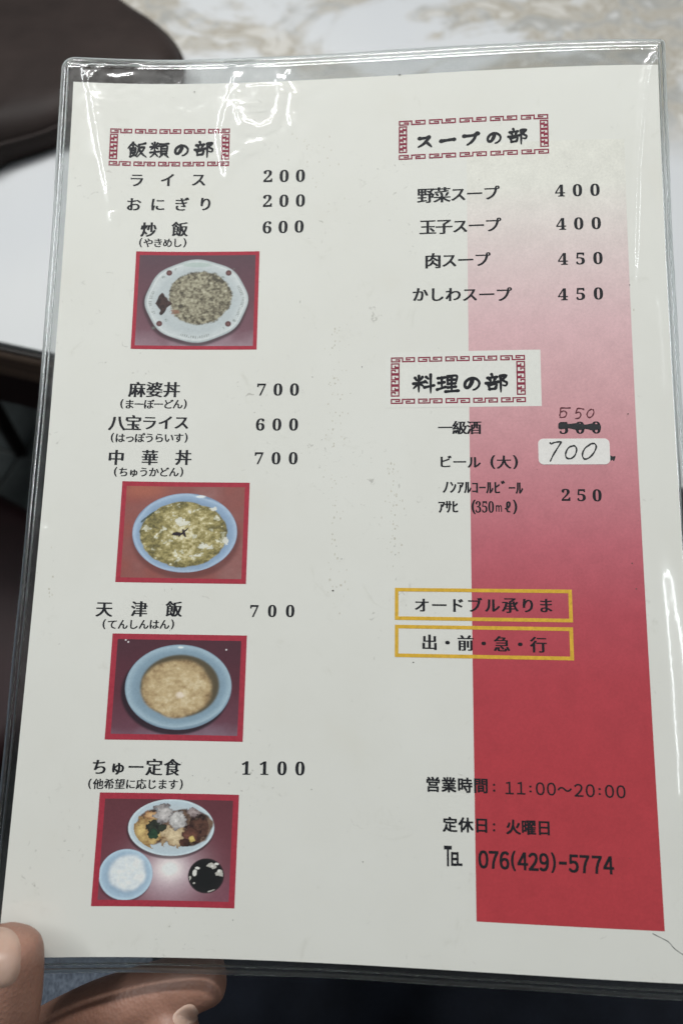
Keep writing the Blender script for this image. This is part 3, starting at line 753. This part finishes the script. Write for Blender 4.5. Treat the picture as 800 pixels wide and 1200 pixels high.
def film(name, nu, nv, hf, mat):
    us = np.linspace(SU0, SU1, nu + 1); vs_ = np.linspace(SV0, SV1, nv + 1); U, V = np.meshgrid(us, vs_)
    x = (U / PW - .5) * 2; y = (V / PH - .5) * 2
    Z = sum(k * x ** a * y ** b for k, (a, b) in zip(PA[6:], TERMS)) * .01 + hf(U, V)
    co = np.stack([U, V, Z], -1).reshape(-1, 3)
    i = np.arange(nu * nv); r = i // nu; c = i % nu; a = r * (nu + 1) + c
    F = np.stack([a, a + 1, a + nu + 2, a + nu + 1], -1)
    cen = co[F].mean(1); F = F[inside(cen[:, 0], cen[:, 1], 0.0002)]
    me = bpy.data.meshes.new(name)
    me.vertices.add(len(co)); me.vertices.foreach_set('co', co.ravel())
    me.loops.add(F.size); me.loops.foreach_set('vertex_index', F.ravel())
    me.polygons.add(len(F)); me.polygons.foreach_set('loop_start', np.arange(0, F.size, 4))
    me.update(calc_edges=True); me.polygons.foreach_set('use_smooth', np.ones(len(F), bool))
    return new_obj(name, me, mat, menu)
film('sleeve_front', 560, 800, film_h, M_FILM)
film('sleeve_back', 60, 80, lambda U, V: -0.65 * MM + 0 * U, M_FILM_BACK)
def rim(name, inset, rad_u, rad_h, h0, parent=menu, wob=0.0):
    loop = []
    for cu, cv, r, a0 in ((SU1, SV1, CR['tr'], 0), (SU0, SV1, CR['tl'], 90), (SU0, SV0, CR['bl'], 180), (SU1, SV0, CR['br'], 270)):
        r = max(r - inset, .4 * MM)
        cx = cu - math.copysign(r + inset, cu - .1); cy = cv - math.copysign(r + inset, cv - .1)
        for k in range(9):
            a = math.radians(a0 + 90 * k / 8); loop.append((cx + r * math.cos(a), cy + r * math.sin(a)))
    dense = []
    for i in range(len(loop)):
        a = loop[i]; b = loop[(i + 1) % len(loop)]; L = math.dist(a, b); n = max(1, int(L / (3 * MM)))
        for k in range(n): dense.append((a[0] + (b[0] - a[0]) * k / n, a[1] + (b[1] - a[1]) * k / n))
    vs, fs = [], []; n = len(dense); K = 10
    for i in range(n):
        p = Vector(dense[i]); t = (Vector(dense[(i + 1) % n]) - Vector(dense[i - 1])).normalized(); nn = Vector((-t.y, t.x))
        wv = wob * (math.sin(i * .31) + math.sin(i * .11 + 1))
        for k in range(K):
            a = 2 * math.pi * k / K; q = p + nn * (rad_u * math.cos(a) + wv)
            vs.append(S(q.x, q.y, h0 + rad_h * math.sin(a)))
    for i in range(n):
        for k in range(K):
            fs.append((i * K + k, i * K + (k + 1) % K, ((i + 1) % n) * K + (k + 1) % K, ((i + 1) % n) * K + k))
    return mesh(name, vs, fs, M_RIM, parent, True)
rim('welded_rim', 0.0, 0.62 * MM, 0.60 * MM, -0.15 * MM, wob=0.10 * MM)
rim('inner_weld_line', 1.7 * MM, 0.28 * MM, 0.30 * MM, -0.1 * MM, wob=0.05 * MM)

# ------------------------------------------------------------------ table
TA = math.atan2(-0.121, 0.438)
M_LAM, nt, b = mat_new('patterned_laminate')
tc = N(nt, 'ShaderNodeTexCoord')
n1 = noise(nt, 5.5, 7, 0.62, vec=tc.outputs['Object'], dist=1.3)
n2 = noise(nt, 20, 4, 0.6, vec=tc.outputs['Object'], dist=1.4)
n3 = noise(nt, 3.0, 3, 0.5, vec=tc.outputs['Object'])
sep = N(nt, 'ShaderNodeSeparateXYZ'); nt.links.new(tc.outputs['Object'], sep.inputs[0])
basec = ramp(nt, n3.outputs[0], [(0.3, (0.40, 0.415, 0.43)), (0.7, (0.46, 0.47, 0.47))]).outputs[0]
leaf = ramp(nt, n2.outputs[0], [(0.36, (0.41, 0.40, 0.37)), (0.44, (0.27, 0.25, 0.21)), (0.50, (0.34, 0.325, 0.29)), (0.58, (0.25, 0.25, 0.235)), (0.68, (0.41, 0.41, 0.40))]).outputs[0]
patch = ramp(nt, n1.outputs[0], [(0.42, (0, 0, 0)), (0.50, (1, 1, 1))]).outputs[0]
zone = N(nt, 'ShaderNodeMapRange'); nt.links.new(sep.outputs[1], zone.inputs[0])
zone.inputs[1].default_value = 0.33; zone.inputs[2].default_value = 0.42
fz = mix(nt, 1.0, patch, zone.outputs[0], 'MULTIPLY')
c = mix(nt, fz, basec, leaf)
nt.links.new(c, b.inputs['Base Color']); b.inputs['Roughness'].default_value = 0.32
n4 = noise(nt, 160, 3, 0.5); bump(nt, b, n4.outputs[0], 0.05, 0.0005)
M_WOOD, nt, b = mat_new('dark_wood')
tcw = N(nt, 'ShaderNodeTexCoord'); mp = N(nt, 'ShaderNodeMapping'); mp.inputs['Scale'].default_value = (2, 60, 60); nt.links.new(tcw.outputs['Object'], mp.inputs[0])
n1 = noise(nt, 3, 5, 0.6, vec=mp.outputs[0])
r = ramp(nt, n1.outputs[0], [(0.3, (0.055, 0.036, 0.026)), (0.7, (0.13, 0.088, 0.062))]); nt.links.new(r.outputs[0], b.inputs['Base Color'])
b.inputs['Roughness'].default_value = 0.45; bump(nt, b, n1.outputs[0], 0.2, 0.0005)
M_DARKWOOD = simple('maroon_stained_wood', (0.020, 0.010, 0.009), 0.5, vary=0.3, scale=30)
M_BLACKEDGE = simple('black_edge_trim', (0.015, 0.013, 0.012), 0.4)

edge_mid = (G(0, 400, TABLE_Z) + G(800, 572, TABLE_Z)) / 2
table = empty('dining_table', (edge_mid.x, edge_mid.y, 0), TA)
tag(table, 'dining table with pale laminate top of faded leaf pattern and dark wooden edge', 'table')
bm = bmesh.new(); bevel_box(bm, 0, 0.45, TABLE_Z - 0.002, 1.6, 0.90, 0.004, 0.0006, 2); bm_obj('tabletop', bm, M_LAM, table)
bm = bmesh.new(); bevel_box(bm, 0, 0.45, TABLE_Z - 0.0045 - 0.0005, 1.606, 0.906, 0.0015, 0.0003, 1); bm_obj('edge_trim', bm, M_BLACKEDGE, table)
bm = bmesh.new(); bevel_box(bm, 0, 0.45, TABLE_Z - 0.006 - 0.014, 1.61, 0.91, 0.028, 0.005, 3); bm_obj('wooden_edge', bm, M_WOOD, table)
for (x, y, sx, sy) in ((0, 0.04, 1.50, 0.022), (0, 0.86, 1.50, 0.022), (-0.74, 0.45, 0.022, 0.78), (0.74, 0.45, 0.022, 0.78)):
    bm = bmesh.new(); bevel_box(bm, x, y, TABLE_Z - 0.036 - 0.04, sx, sy, 0.08, 0.002, 2); bm_obj('apron', bm, M_DARKWOOD, table)
for x in (-0.70, 0.70):
    for y in (0.08, 0.82):
        bm = bmesh.new()
        bmesh.ops.create_cone(bm, segments=20, radius1=0.018, radius2=0.028, depth=TABLE_Z - 0.118, cap_ends=True, matrix=Matrix.Translation((x, y, (TABLE_Z - 0.118) / 2)))
        bm_obj('leg', bm, M_DARKWOOD, table, True)

# ------------------------------------------------------------------ brown leather bag at the upper left
M_LEATHER, nt, b = mat_new('brown_leather')
n1 = noise(nt, 12, 4, 0.6); r = ramp(nt, n1.outputs[0], [(0.3, (0.015, 0.011, 0.010)), (0.7, (0.026, 0.019, 0.017))]); nt.links.new(r.outputs[0], b.inputs['Base Color'])
b.inputs['Roughness'].default_value = 0.55; b.inputs['Specular IOR Level'].default_value = 0.12
vo = N(nt, 'ShaderNodeTexVoronoi'); vo.inputs['Scale'].default_value = 700; tcv = N(nt, 'ShaderNodeTexCoord'); nt.links.new(tcv.outputs['Object'], vo.inputs['Vector'])
bump(nt, b, vo.outputs['Distance'], 0.25, 0.0004)
def build_bag():
    zt = TABLE_Z + 0.020
    px = [(-160, 225), (0, 172), (69, 148), (150, 119), (192, 104), (208, 98), (214, 90), (215, 80), (212, 66), (205, 53), (195, 41), (178, 27), (154, 12), (130, -5), (82, -37), (22, -75), (-160, -160)]
    pts = [G(x, y, zt) for x, y in px]
    c = sum((Vector((p.x, p.y)) for p in pts), Vector((0, 0))) / len(pts)
    root = empty('leather_bag', (c.x, c.y, TABLE_Z))
    tag(root, 'dark brown leather bag with rounded corner lying on the patterned table', 'bag')
    # resample outline
    P = [Vector((p.x, p.y)) - c for p in pts]; ring = []
    n = len(P)
    for i in range(n):
        p0, p1, p2, p3 = P[i - 1], P[i], P[(i + 1) % n], P[(i + 2) % n]
        for k in range(4):
            t = k / 4; cr = 0.5 * (2 * p1 + (p2 - p0) * t + (2 * p0 - 5 * p1 + 4 * p2 - p3) * t * t + (3 * p1 - p0 - 3 * p2 + p3) * t ** 3)
            ring.append(p1.lerp(p2, t) * .4 + cr * .6)
    def shell(name, prof, mat, cap=True):
        vs, fs = [], []; m = len(ring)
        for z, s in prof:
            for q in ring:
                d = q.normalized(); vs.append((q.x - d.x * s, q.y - d.y * s, z + 0.0012 * math.sin(q.x * 60 + q.y * 45)))
        for j in range(len(prof) - 1):
            for i in range(m): fs.append((j * m + i, j * m + (i + 1) % m, (j + 1) * m + (i + 1) % m, (j + 1) * m + i))
        for j, rev in ((0, True), (len(prof) - 1, False)):
            vs.append((sum(vs[j * m + i][0] for i in range(m)) / m, sum(vs[j * m + i][1] for i in range(m)) / m, prof[j][0]))
            for i in range(m):
                t = (j * m + i, j * m + (i + 1) % m, len(vs) - 1); fs.append(t[::-1] if rev else t)
        return mesh(name, vs, fs, mat, root, True)
    shell('bag_body', [(0.002, .012), (0.004, .004), (0.012, .0), (0.020, .0), (0.027, .003), (0.032, .009), (0.036, .018), (0.038, .030), (0.039, .045)], M_LEATHER)
    shell('edge_piping', [(0.0192, .0), (0.0186, -.0016), (0.0205, -.0026), (0.0224, -.0016), (0.0218, .0)], M_LEATHER)
build_bag()

# ------------------------------------------------------------------ floor of square tiles
M_TILE = simple('grey_green_tile', (0.085, 0.10, 0.098), 0.45, vary=0.35, scale=14, bstr=0.2, bscale=80, bdist=0.001)
M_GROUT = simple('pale_grout', (0.20, 0.21, 0.20), 0.9)
fl = mesh('floor', [(-30, -30, -0.004), (30, -30, -0.004), (30, 30, -0.004), (-30, 30, -0.004)], [(0, 1, 2, 3)], M_GROUT)
tag(fl, kind='structure')
T0 = G(24, 533, 0.0); TS = 0.30
tb = bmesh.new(); bevel_box(tb, 0, 0, -0.002, TS - 0.006, TS - 0.006, 0.008, 0.0015, 1)
tme = bpy.data.meshes.new('floor_tile'); tb.to_mesh(tme); tb.free(); tme.materials.append(M_TILE)
ca, sa = math.cos(TA), math.sin(TA)
for i in range(-6, 8):
    for j in range(-6, 6):
        x = (i + .5) * TS; y = (j + .5) * TS
        o = bpy.data.objects.new('floor_tile', tme); COL.objects.link(o); o.parent = fl
        o.location = (T0.x + x * ca - y * sa, T0.y + x * sa + y * ca, rng.uniform(-.0005, .0005)); o.rotation_euler = (0, 0, TA)

# ------------------------------------------------------------------ stools
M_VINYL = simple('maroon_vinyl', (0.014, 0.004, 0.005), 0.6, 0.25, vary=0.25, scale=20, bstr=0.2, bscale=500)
def stool(loc, rz, label, seat, zs, feet=None, square=True):
    r = empty('stool', loc, rz); tag(r, label, 'stool', 'stools at the table')
    bm = bmesh.new()
    bevel_box(bm, 0, 0, zs - 0.025, seat, seat, 0.05, 0.02, 5); bm_obj('seat', bm, M_VINYL, r, True)
    bm = bmesh.new(); bevel_box(bm, 0, 0, zs - 0.066, seat * .88, seat * .88, 0.03, 0.004, 2); bm_obj('seat_frame', bm, M_DARKWOOD, r)
    for sx in (-1, 1):
        for sy in (-1, 1):
            a = Vector((sx * seat * .36, sy * seat * .36, zs - 0.075)); bpt = Vector((sx * seat * .50, sy * seat * .50, 0.0))
            d = bpt - a; bm = bmesh.new()
            q = Vector((0, 0, -1)).rotation_difference(d).to_matrix().to_4x4()
            bmesh.ops.create_cone(bm, segments=16, radius1=0.012, radius2=0.018, depth=d.length, cap_ends=True, matrix=Matrix.Translation((a + bpt) / 2) @ q)
            bm_obj('leg', bm, M_DARKWOOD, r, True)
    return r
# the near stool at the left of the menu, its far edge along the measured line
ea = G(0, 573, 0.45); eb = G(36, 592, 0.45); ed = (eb - ea).normalized(); en = Vector((ed.y, -ed.x, 0))
if en.y > 0: en = -en
ctr = (ea + eb) / 2 + en * 0.19 - ed * 0.02
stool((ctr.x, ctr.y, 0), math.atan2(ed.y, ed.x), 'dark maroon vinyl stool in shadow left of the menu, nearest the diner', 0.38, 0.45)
ft = G(25, 531, 0.0); sc = Vector((-0.19, -0.19, 0)) * (0.36 / 0.38)
c0 = Vector((math.cos(TA) * (-0.18) - math.sin(TA) * (0.18), math.sin(TA) * (-0.18) + math.cos(TA) * (0.18), 0))
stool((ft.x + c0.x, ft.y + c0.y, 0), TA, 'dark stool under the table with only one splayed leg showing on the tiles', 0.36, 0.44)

# ------------------------------------------------------------------ the person: left hand and jeans
M_SKIN, nt, b = mat_new('skin')
n1 = noise(nt, 45, 5, 0.6); r = ramp(nt, n1.outputs[0], [(0.3, (0.22, 0.112, 0.078)), (0.7, (0.33, 0.18, 0.13))]); nt.links.new(r.outputs[0], b.inputs['Base Color'])
b.inputs['Roughness'].default_value = 0.5; b.inputs['Subsurface Weight'].default_value = 0.18; b.inputs['Subsurface Radius'].default_value = (0.006, 0.0025, 0.0012)
tcs = N(nt, 'ShaderNodeTexCoord')
v1 = N(nt, 'ShaderNodeTexVoronoi'); v1.inputs['Scale'].default_value = 900; nt.links.new(tcs.outputs['Object'], v1.inputs['Vector'])
n5 = noise(nt, 260, 4, 0.6, vec=tcs.outputs['Object'])
mm = N(nt, 'ShaderNodeMath', operation='ADD'); nt.links.new(v1.outputs['Distance'], mm.inputs[0]); nt.links.new(n5.outputs[0], mm.inputs[1])
bump(nt, b, mm.outputs[0], 0.33, 0.0003)
M_NAIL, nt, b = mat_new('fingernail')
b.inputs['Base Color'].default_value = (0.56, 0.42, 0.34, 1); b.inputs['Roughness'].default_value = 0.42; b.inputs['Subsurface Weight'].default_value = 0.15
b.inputs['Subsurface Radius'].default_value = (0.004, 0.002, 0.001)
nn_ = noise(nt, 120, 3, 0.5); r = ramp(nt, nn_.outputs[0], [(0.3, (0.36, 0.235, 0.18)), (0.7, (0.43, 0.30, 0.235))]); nt.links.new(r.outputs[0], b.inputs['Base Color'])

def depth_of(px, py):                   # distance of the sheet along the optical axis at a pixel
    u, v = UV(px, py); p = menu_world(u, v); return (p - CAM_POS).dot(ray(400, 600))
dC = depth_of(15, 1115); dB = depth_of(160, 1130)
person = empty('person', (-0.05, -0.25, 0.0))
tag(person, 'person in blue jeans holding the lower left corner of the menu between thumb and fingers', 'person')
def skin_body():
    verts, edges, rad = [], [], []
    def chain(start, pts):
        prev = start
        for p, r in pts:
            verts.append(tuple(p)); rad.append(r)
            if prev is not None: edges.append((prev, len(verts) - 1))
            prev = len(verts) - 1
        return prev
    palm = D(-105, 1390, dC + .012)
    verts.append(tuple(palm)); rad.append(.021); root = 0
    # thumb, its pad resting on the front film
    th = dC - 0.0112
    chain(0, [(D(-60, 1330, dC + .002), .0170), (D(-22, 1255, th + .003), .0132), (D(-4, 1205, th + .0012), .0126), (D(-2, 1165, th), .0130), (D(0, 1124, th), .0132), (D(1, 1088, th + .0008), .0122)])
    # forefinger, behind the sheet, pointing right
    bk = dB + 0.0105
    chain(0, [(D(-80, 1335, dC + .022), .0145), (D(-20, 1270, bk + .012), .0118), (D(55, 1216, bk + .006), .0106), (D(118, 1184, bk + .002), .0102), (D(190, 1162, bk), .0100), (D(240, 1146, bk), .0097), (D(266, 1140, bk), .0084)])
    # middle finger, tip showing below the forefinger
    chain(0, [(D(-60, 1420, dC + .026), .0150), (D(30, 1375, bk + .012), .0118), (D(105, 1310, bk + .004), .0106), (D(165, 1250, bk - .003), .0104), (D(205, 1211, bk - .0065), .0102), (D(223, 1195, bk - .0065), .0090)])
    # ring and little fingers
    chain(0, [(D(-40, 1470, dC + .026), .0150), (D(50, 1425, bk + .018), .0108), (D(120, 1375, bk + .011), .0096), (D(172, 1325, bk + .006), .0085), (D(190, 1305, bk + .004), .0068)])
    chain(0, [(D(-30, 1500, dC + .026), .0140), (D(55, 1455, bk + .020), .0098), (D(110, 1415, bk + .015), .0086), (D(150, 1385, bk + .009), .0074), (D(165, 1376, bk + .007), .006)])
    # wrist and forearm
    w0 = D(-105, 1390, dC + .012)
    chain(0, [(w0 + Vector((-.035, -.05, -.015)), .030), (w0 + Vector((-.06, -.09, -.02)), .027), (w0 + Vector((-.09, -.16, -.02)), .034), (w0 + Vector((-.11, -.26, -.015)), .042)])
    me = bpy.data.meshes.new('hand'); me.from_pydata(verts, edges, []); me.update()
    o = bpy.data.objects.new('hand', me); COL.objects.link(o)
    sk = o.modifiers.new('skin', 'SKIN'); sk.use_smooth_shade = True
    for i, r in enumerate(rad):
        me.skin_vertices[0].data[i].radius = (r, r); me.skin_vertices[0].data[i].use_root = (i == 0)
    ss = o.modifiers.new('sub', 'SUBSURF'); ss.levels = 2; ss.render_levels = 2
    rm = o.modifiers.new('remesh', 'REMESH'); rm.mode = 'VOXEL'; rm.voxel_size = 0.0011; rm.use_smooth_shade = True
    so = o.modifiers.new('smooth', 'SMOOTH'); so.factor = 0.5; so.iterations = 14
    dg = bpy.context.evaluated_depsgraph_get()
    m2 = bpy.data.meshes.new_from_object(o.evaluated_get(dg)); bpy.data.objects.remove(o)
    m2.name = 'hand'; m2.materials.clear()
    return new_obj('hand', m2, M_SKIN, None, True)
hand_o = skin_body()
inv = Matrix.Translation(person.location).inverted()
hand_o.data.transform(inv); hand_o.parent = person
from mathutils.bvhtree import BVHTree
hand_bvh = BVHTree.FromPolygons([v.co.copy() for v in hand_o.data.vertices], [tuple(p.vertices) for p in hand_o.data.polygons])
def nail(cx, cy, hw, hh, rot, free=1):
    """a thin curved plate following the finger pad's back, outline measured in the photograph, laid on the skin"""
    vs, nr, fs, ok = [], [], [], []
    NR, NA = 9, 36; o = CAM_POS - person.location; cr, sr = math.cos(rot), math.sin(rot)
    for k in range(NR + 1):
        for a in range(NA):
            t = 2 * math.pi * a / NA; q = (k + 1.5) / (NR + 1.5); ct, st = math.cos(t), math.sin(t)
            x = hw * q * math.copysign(abs(ct) ** .75, ct); y = hh * q * math.copysign(abs(st) ** .75, st)
            d = ray(cx + x * cr - y * sr, cy + x * sr + y * cr).normalized()
            hit, n, _, _ = hand_bvh.ray_cast(o, d)
            ok.append(hit is not None); hit = hit if hit is not None else Vector((0, 0, 0)); n = n if n is not None else Vector((0, 0, 1))
            if n.dot(d) > 0: n = -n
            vs.append(hit); nr.append((n, q))
    top = [tuple(v + n * (.00050 - .00055 * max(0, (q - .72) / .28) ** 2)) for v, (n, q) in zip(vs, nr)]
    for k in range(NR):
        for a in range(NA):
            f = (k * NA + a, k * NA + (a + 1) % NA, (k + 1) * NA + (a + 1) % NA, (k + 1) * NA + a)
            if all(ok[i_] for i_ in f):
                fs.append(f)
    if all(ok[:NA]): fs.append(tuple(range(NA))[::-1])
    used = sorted({i_ for f in fs for i_ in f}); re_ = {a: b for b, a in enumerate(used)}
    top = [top[i_] for i_ in used]; fs = [tuple(re_[i_] for i_ in f) for f in fs]
    return mesh('fingernail', top, fs, M_NAIL, hand_o, True)
nail(-5, 1122, 31, 37, 0.03)
nail(218, 1191, 16, 12, -0.6)

# jeans: two thighs and the lap, denim
M_DENIM, nt, b = mat_new('blue_denim')
tcd = N(nt, 'ShaderNodeTexCoord')
mpd = N(nt, 'ShaderNodeMapping'); mpd.inputs['Rotation'].default_value = (0, 0, math.radians(35)); mpd.inputs['Scale'].default_value = (1, 0.35, 1); nt.links.new(tcd.outputs['Object'], mpd.inputs[0])
nd = noise(nt, 1100, 3, 0.7, vec=mpd.outputs[0]); nb = noise(nt, 14, 4, 0.6, vec=tcd.outputs['Object'])
r1 = ramp(nt, nd.outputs[0], [(0.35, (0.022, 0.032, 0.048)), (0.65, (0.15, 0.18, 0.22))])
r2 = ramp(nt, nb.outputs[0], [(0.3, (0.75, 0.75, 0.78)), (0.7, (1.1, 1.1, 1.1))])
nt.links.new(mix(nt, 1.0, r1.outputs[0], r2.outputs[0], 'MULTIPLY'), b.inputs['Base Color']); b.inputs['Roughness'].default_value = 0.9
bump(nt, b, nd.outputs[0], 0.5, 0.0006)
def jeans():
    bm = bmesh.new()
    for sx, xh, xk in ((-1, -0.10, -0.13), (1, 0.10, 0.13)):
        prev = None; K = 28
        rows = [(-0.24, .50, .105, xh * .9), (-0.14, .55, .100, xh), (-0.04, .56, .094, xh * 1.05), (0.06, .56, .086, (xh + xk) / 2), (0.16, .56, .078, xk), (0.24, .555, .073, xk), (0.30, .54, .070, xk), (0.345, .49, .066, xk), (0.36, .40, .062, xk), (0.36, .25, .058, xk), (0.35, .12, .056, xk)]
        for i, (y, z, rr, x) in enumerate(rows):
            if i + 1 < len(rows): d = Vector((0, rows[i + 1][0] - y, rows[i + 1][1] - z))
            if i > 0: d = Vector((0, rows[min(i + 1, len(rows) - 1)][0] - rows[i - 1][0], rows[min(i + 1, len(rows) - 1)][1] - rows[i - 1][1]))
            d.normalize(); a = Vector((1, 0, 0)); c_ = a.cross(d)
            cur = []
            for k in range(K):
                t = 2 * math.pi * k / K
                q = rr * (1 + .03 * math.sin(3 * t + i * 1.3) + .02 * math.sin(7 * t + i * 2.1))
                cur.append(bm.verts.new(Vector((x, y, z)) + a * q * math.cos(t) + c_ * q * math.sin(t) - person.location))
            if prev:
                for k in range(K): bm.faces.new((prev[k], prev[(k + 1) % K], cur[(k + 1) % K], cur[k]))
            else: bm.faces.new(list(reversed(cur)))
            prev = cur
        bm.faces.new(prev)
    bmesh.ops.recalc_face_normals(bm, faces=bm.faces[:])
    o = bm_obj('jeans', bm, M_DENIM, person, True)
    s = o.modifiers.new('sub', 'SUBSURF'); s.levels = 1; s.render_levels = 2
jeans()

# dark navy cloth sheet added over the lap to turn it near black
M_NAVY = simple('dark_navy_cloth', (0.006, 0.008, 0.013), 0.9, 0.2, 0.3, 40, 0.4, 900, 0.0004)
def lap_cover():
    vs, fs = [], []; nx, ny = 60, 44
    for lay_ in (0, 1):
        for j in range(ny + 1):
            for i in range(nx + 1):
                s_ = i / nx; t = j / ny
                x = -0.095 + 0.34 * s_; y = -0.26 + (0.40 + 0.015 * math.sin(s_ * 9)) * t
                z = 0.655 + 0.012 * math.cos((x - 0.10) * 22) + 0.006 * math.sin(x * 60 + y * 25) + 0.003 * math.sin(x * 140 - y * 60) - 0.02 * max(0, t - .9) * 10 * .3 - lay_ * 0.004
                z -= 0.05 * max(0, (x - .2) / .045) ** 2
                vs.append((x - person.location.x, y - person.location.y, z))
    n = (nx + 1) * (ny + 1)
    for j in range(ny):
        for i in range(nx):
            a = j * (nx + 1) + i; fs += [(a, a + 1, a + nx + 2, a + nx + 1), (a + n, a + nx + 1 + n, a + nx + 2 + n, a + 1 + n)]
    ring = list(range(nx + 1)) + [j * (nx + 1) + nx for j in range(1, ny + 1)] + [ny * (nx + 1) + i for i in range(nx - 1, -1, -1)] + [j * (nx + 1) for j in range(ny - 1, 0, -1)]
    for k in range(len(ring)): fs.append((ring[k], ring[k] + n, ring[(k + 1) % len(ring)] + n, ring[(k + 1) % len(ring)]))
    mesh('dark_lap_cover', vs, fs, M_NAVY, person, True)
lap_cover()

# small dark specks of dirt printed into the old sheet
M_SPECK = make_ink('dirt_speck', (0.10, 0.09, 0.08), 0.5)
def specks():
    vs, fs = [], []
    pts = [(390, 692, .30), (394, 640, .16), (468, 88, .35), (228, 108, .22), (462, 640, .25), (463, 650, .18), (424, 430, .2), (366, 442, .25), (484, 776, .22), (745, 690, .2), (735, 485, .25), (737, 334, .25), (740, 660, .2), (365, 925, .2), (178, 1062, .2), (273, 1078, .15), (425, 1010, .2), (400, 655, .2)]
    r = random.Random(3)
    for _ in range(90): pts.append((r.uniform(100, 760), r.uniform(110, 1100), r.uniform(.05, .12)))
    for x, y, sz in pts:
        u, v = UV(x, y); b0_ = len(vs); k = 7; ex = r.uniform(.6, 1.5)
        for i in range(k):
            a = 2 * math.pi * i / k; q = sz * MM * r.uniform(.6, 1.1); vs.append(S(u + q * ex * math.cos(a), v + q * math.sin(a), 0.13 * MM))
        fs.append(tuple(range(b0_, b0_ + k)))
    tag(mesh('dirt_specks', vs, fs, M_SPECK, paper), kind='stuff')
specks()

# faint brownish rub marks down the middle of the sheet
M_STAIN = make_ink('rubbed_stain', (0.60, 0.57, 0.50), 0.15)
def stains():
    vs, fs = [], []; r = random.Random(11)
    for cx, y0, y1, sx, n in ((393, 380, 720, 7, 120), (462, 540, 670, 5, 60), (55, 620, 700, 5, 25), (372, 150, 240, 14, 30), (735, 330, 450, 8, 25), (330, 692, 460, 1, 0)):
        for _ in range(n):
            x = r.gauss(cx, sx); y = r.uniform(y0, y1); u, v = UV(x, y); b0_ = len(vs); sz = r.uniform(.10, .34) * MM; ex = r.uniform(.5, 1.2)
            for i in range(8):
                a = 2 * math.pi * i / 8; q = sz * r.uniform(.5, 1.2); vs.append(S(u + q * ex * math.cos(a), v + q * 1.5 * math.sin(a), 0.004 * MM + 0.0001 * MM * _))
            fs.append(tuple(range(b0_, b0_ + 8)))
    tag(mesh('rub_marks', vs, fs, M_STAIN, paper), kind='stuff')
stains()
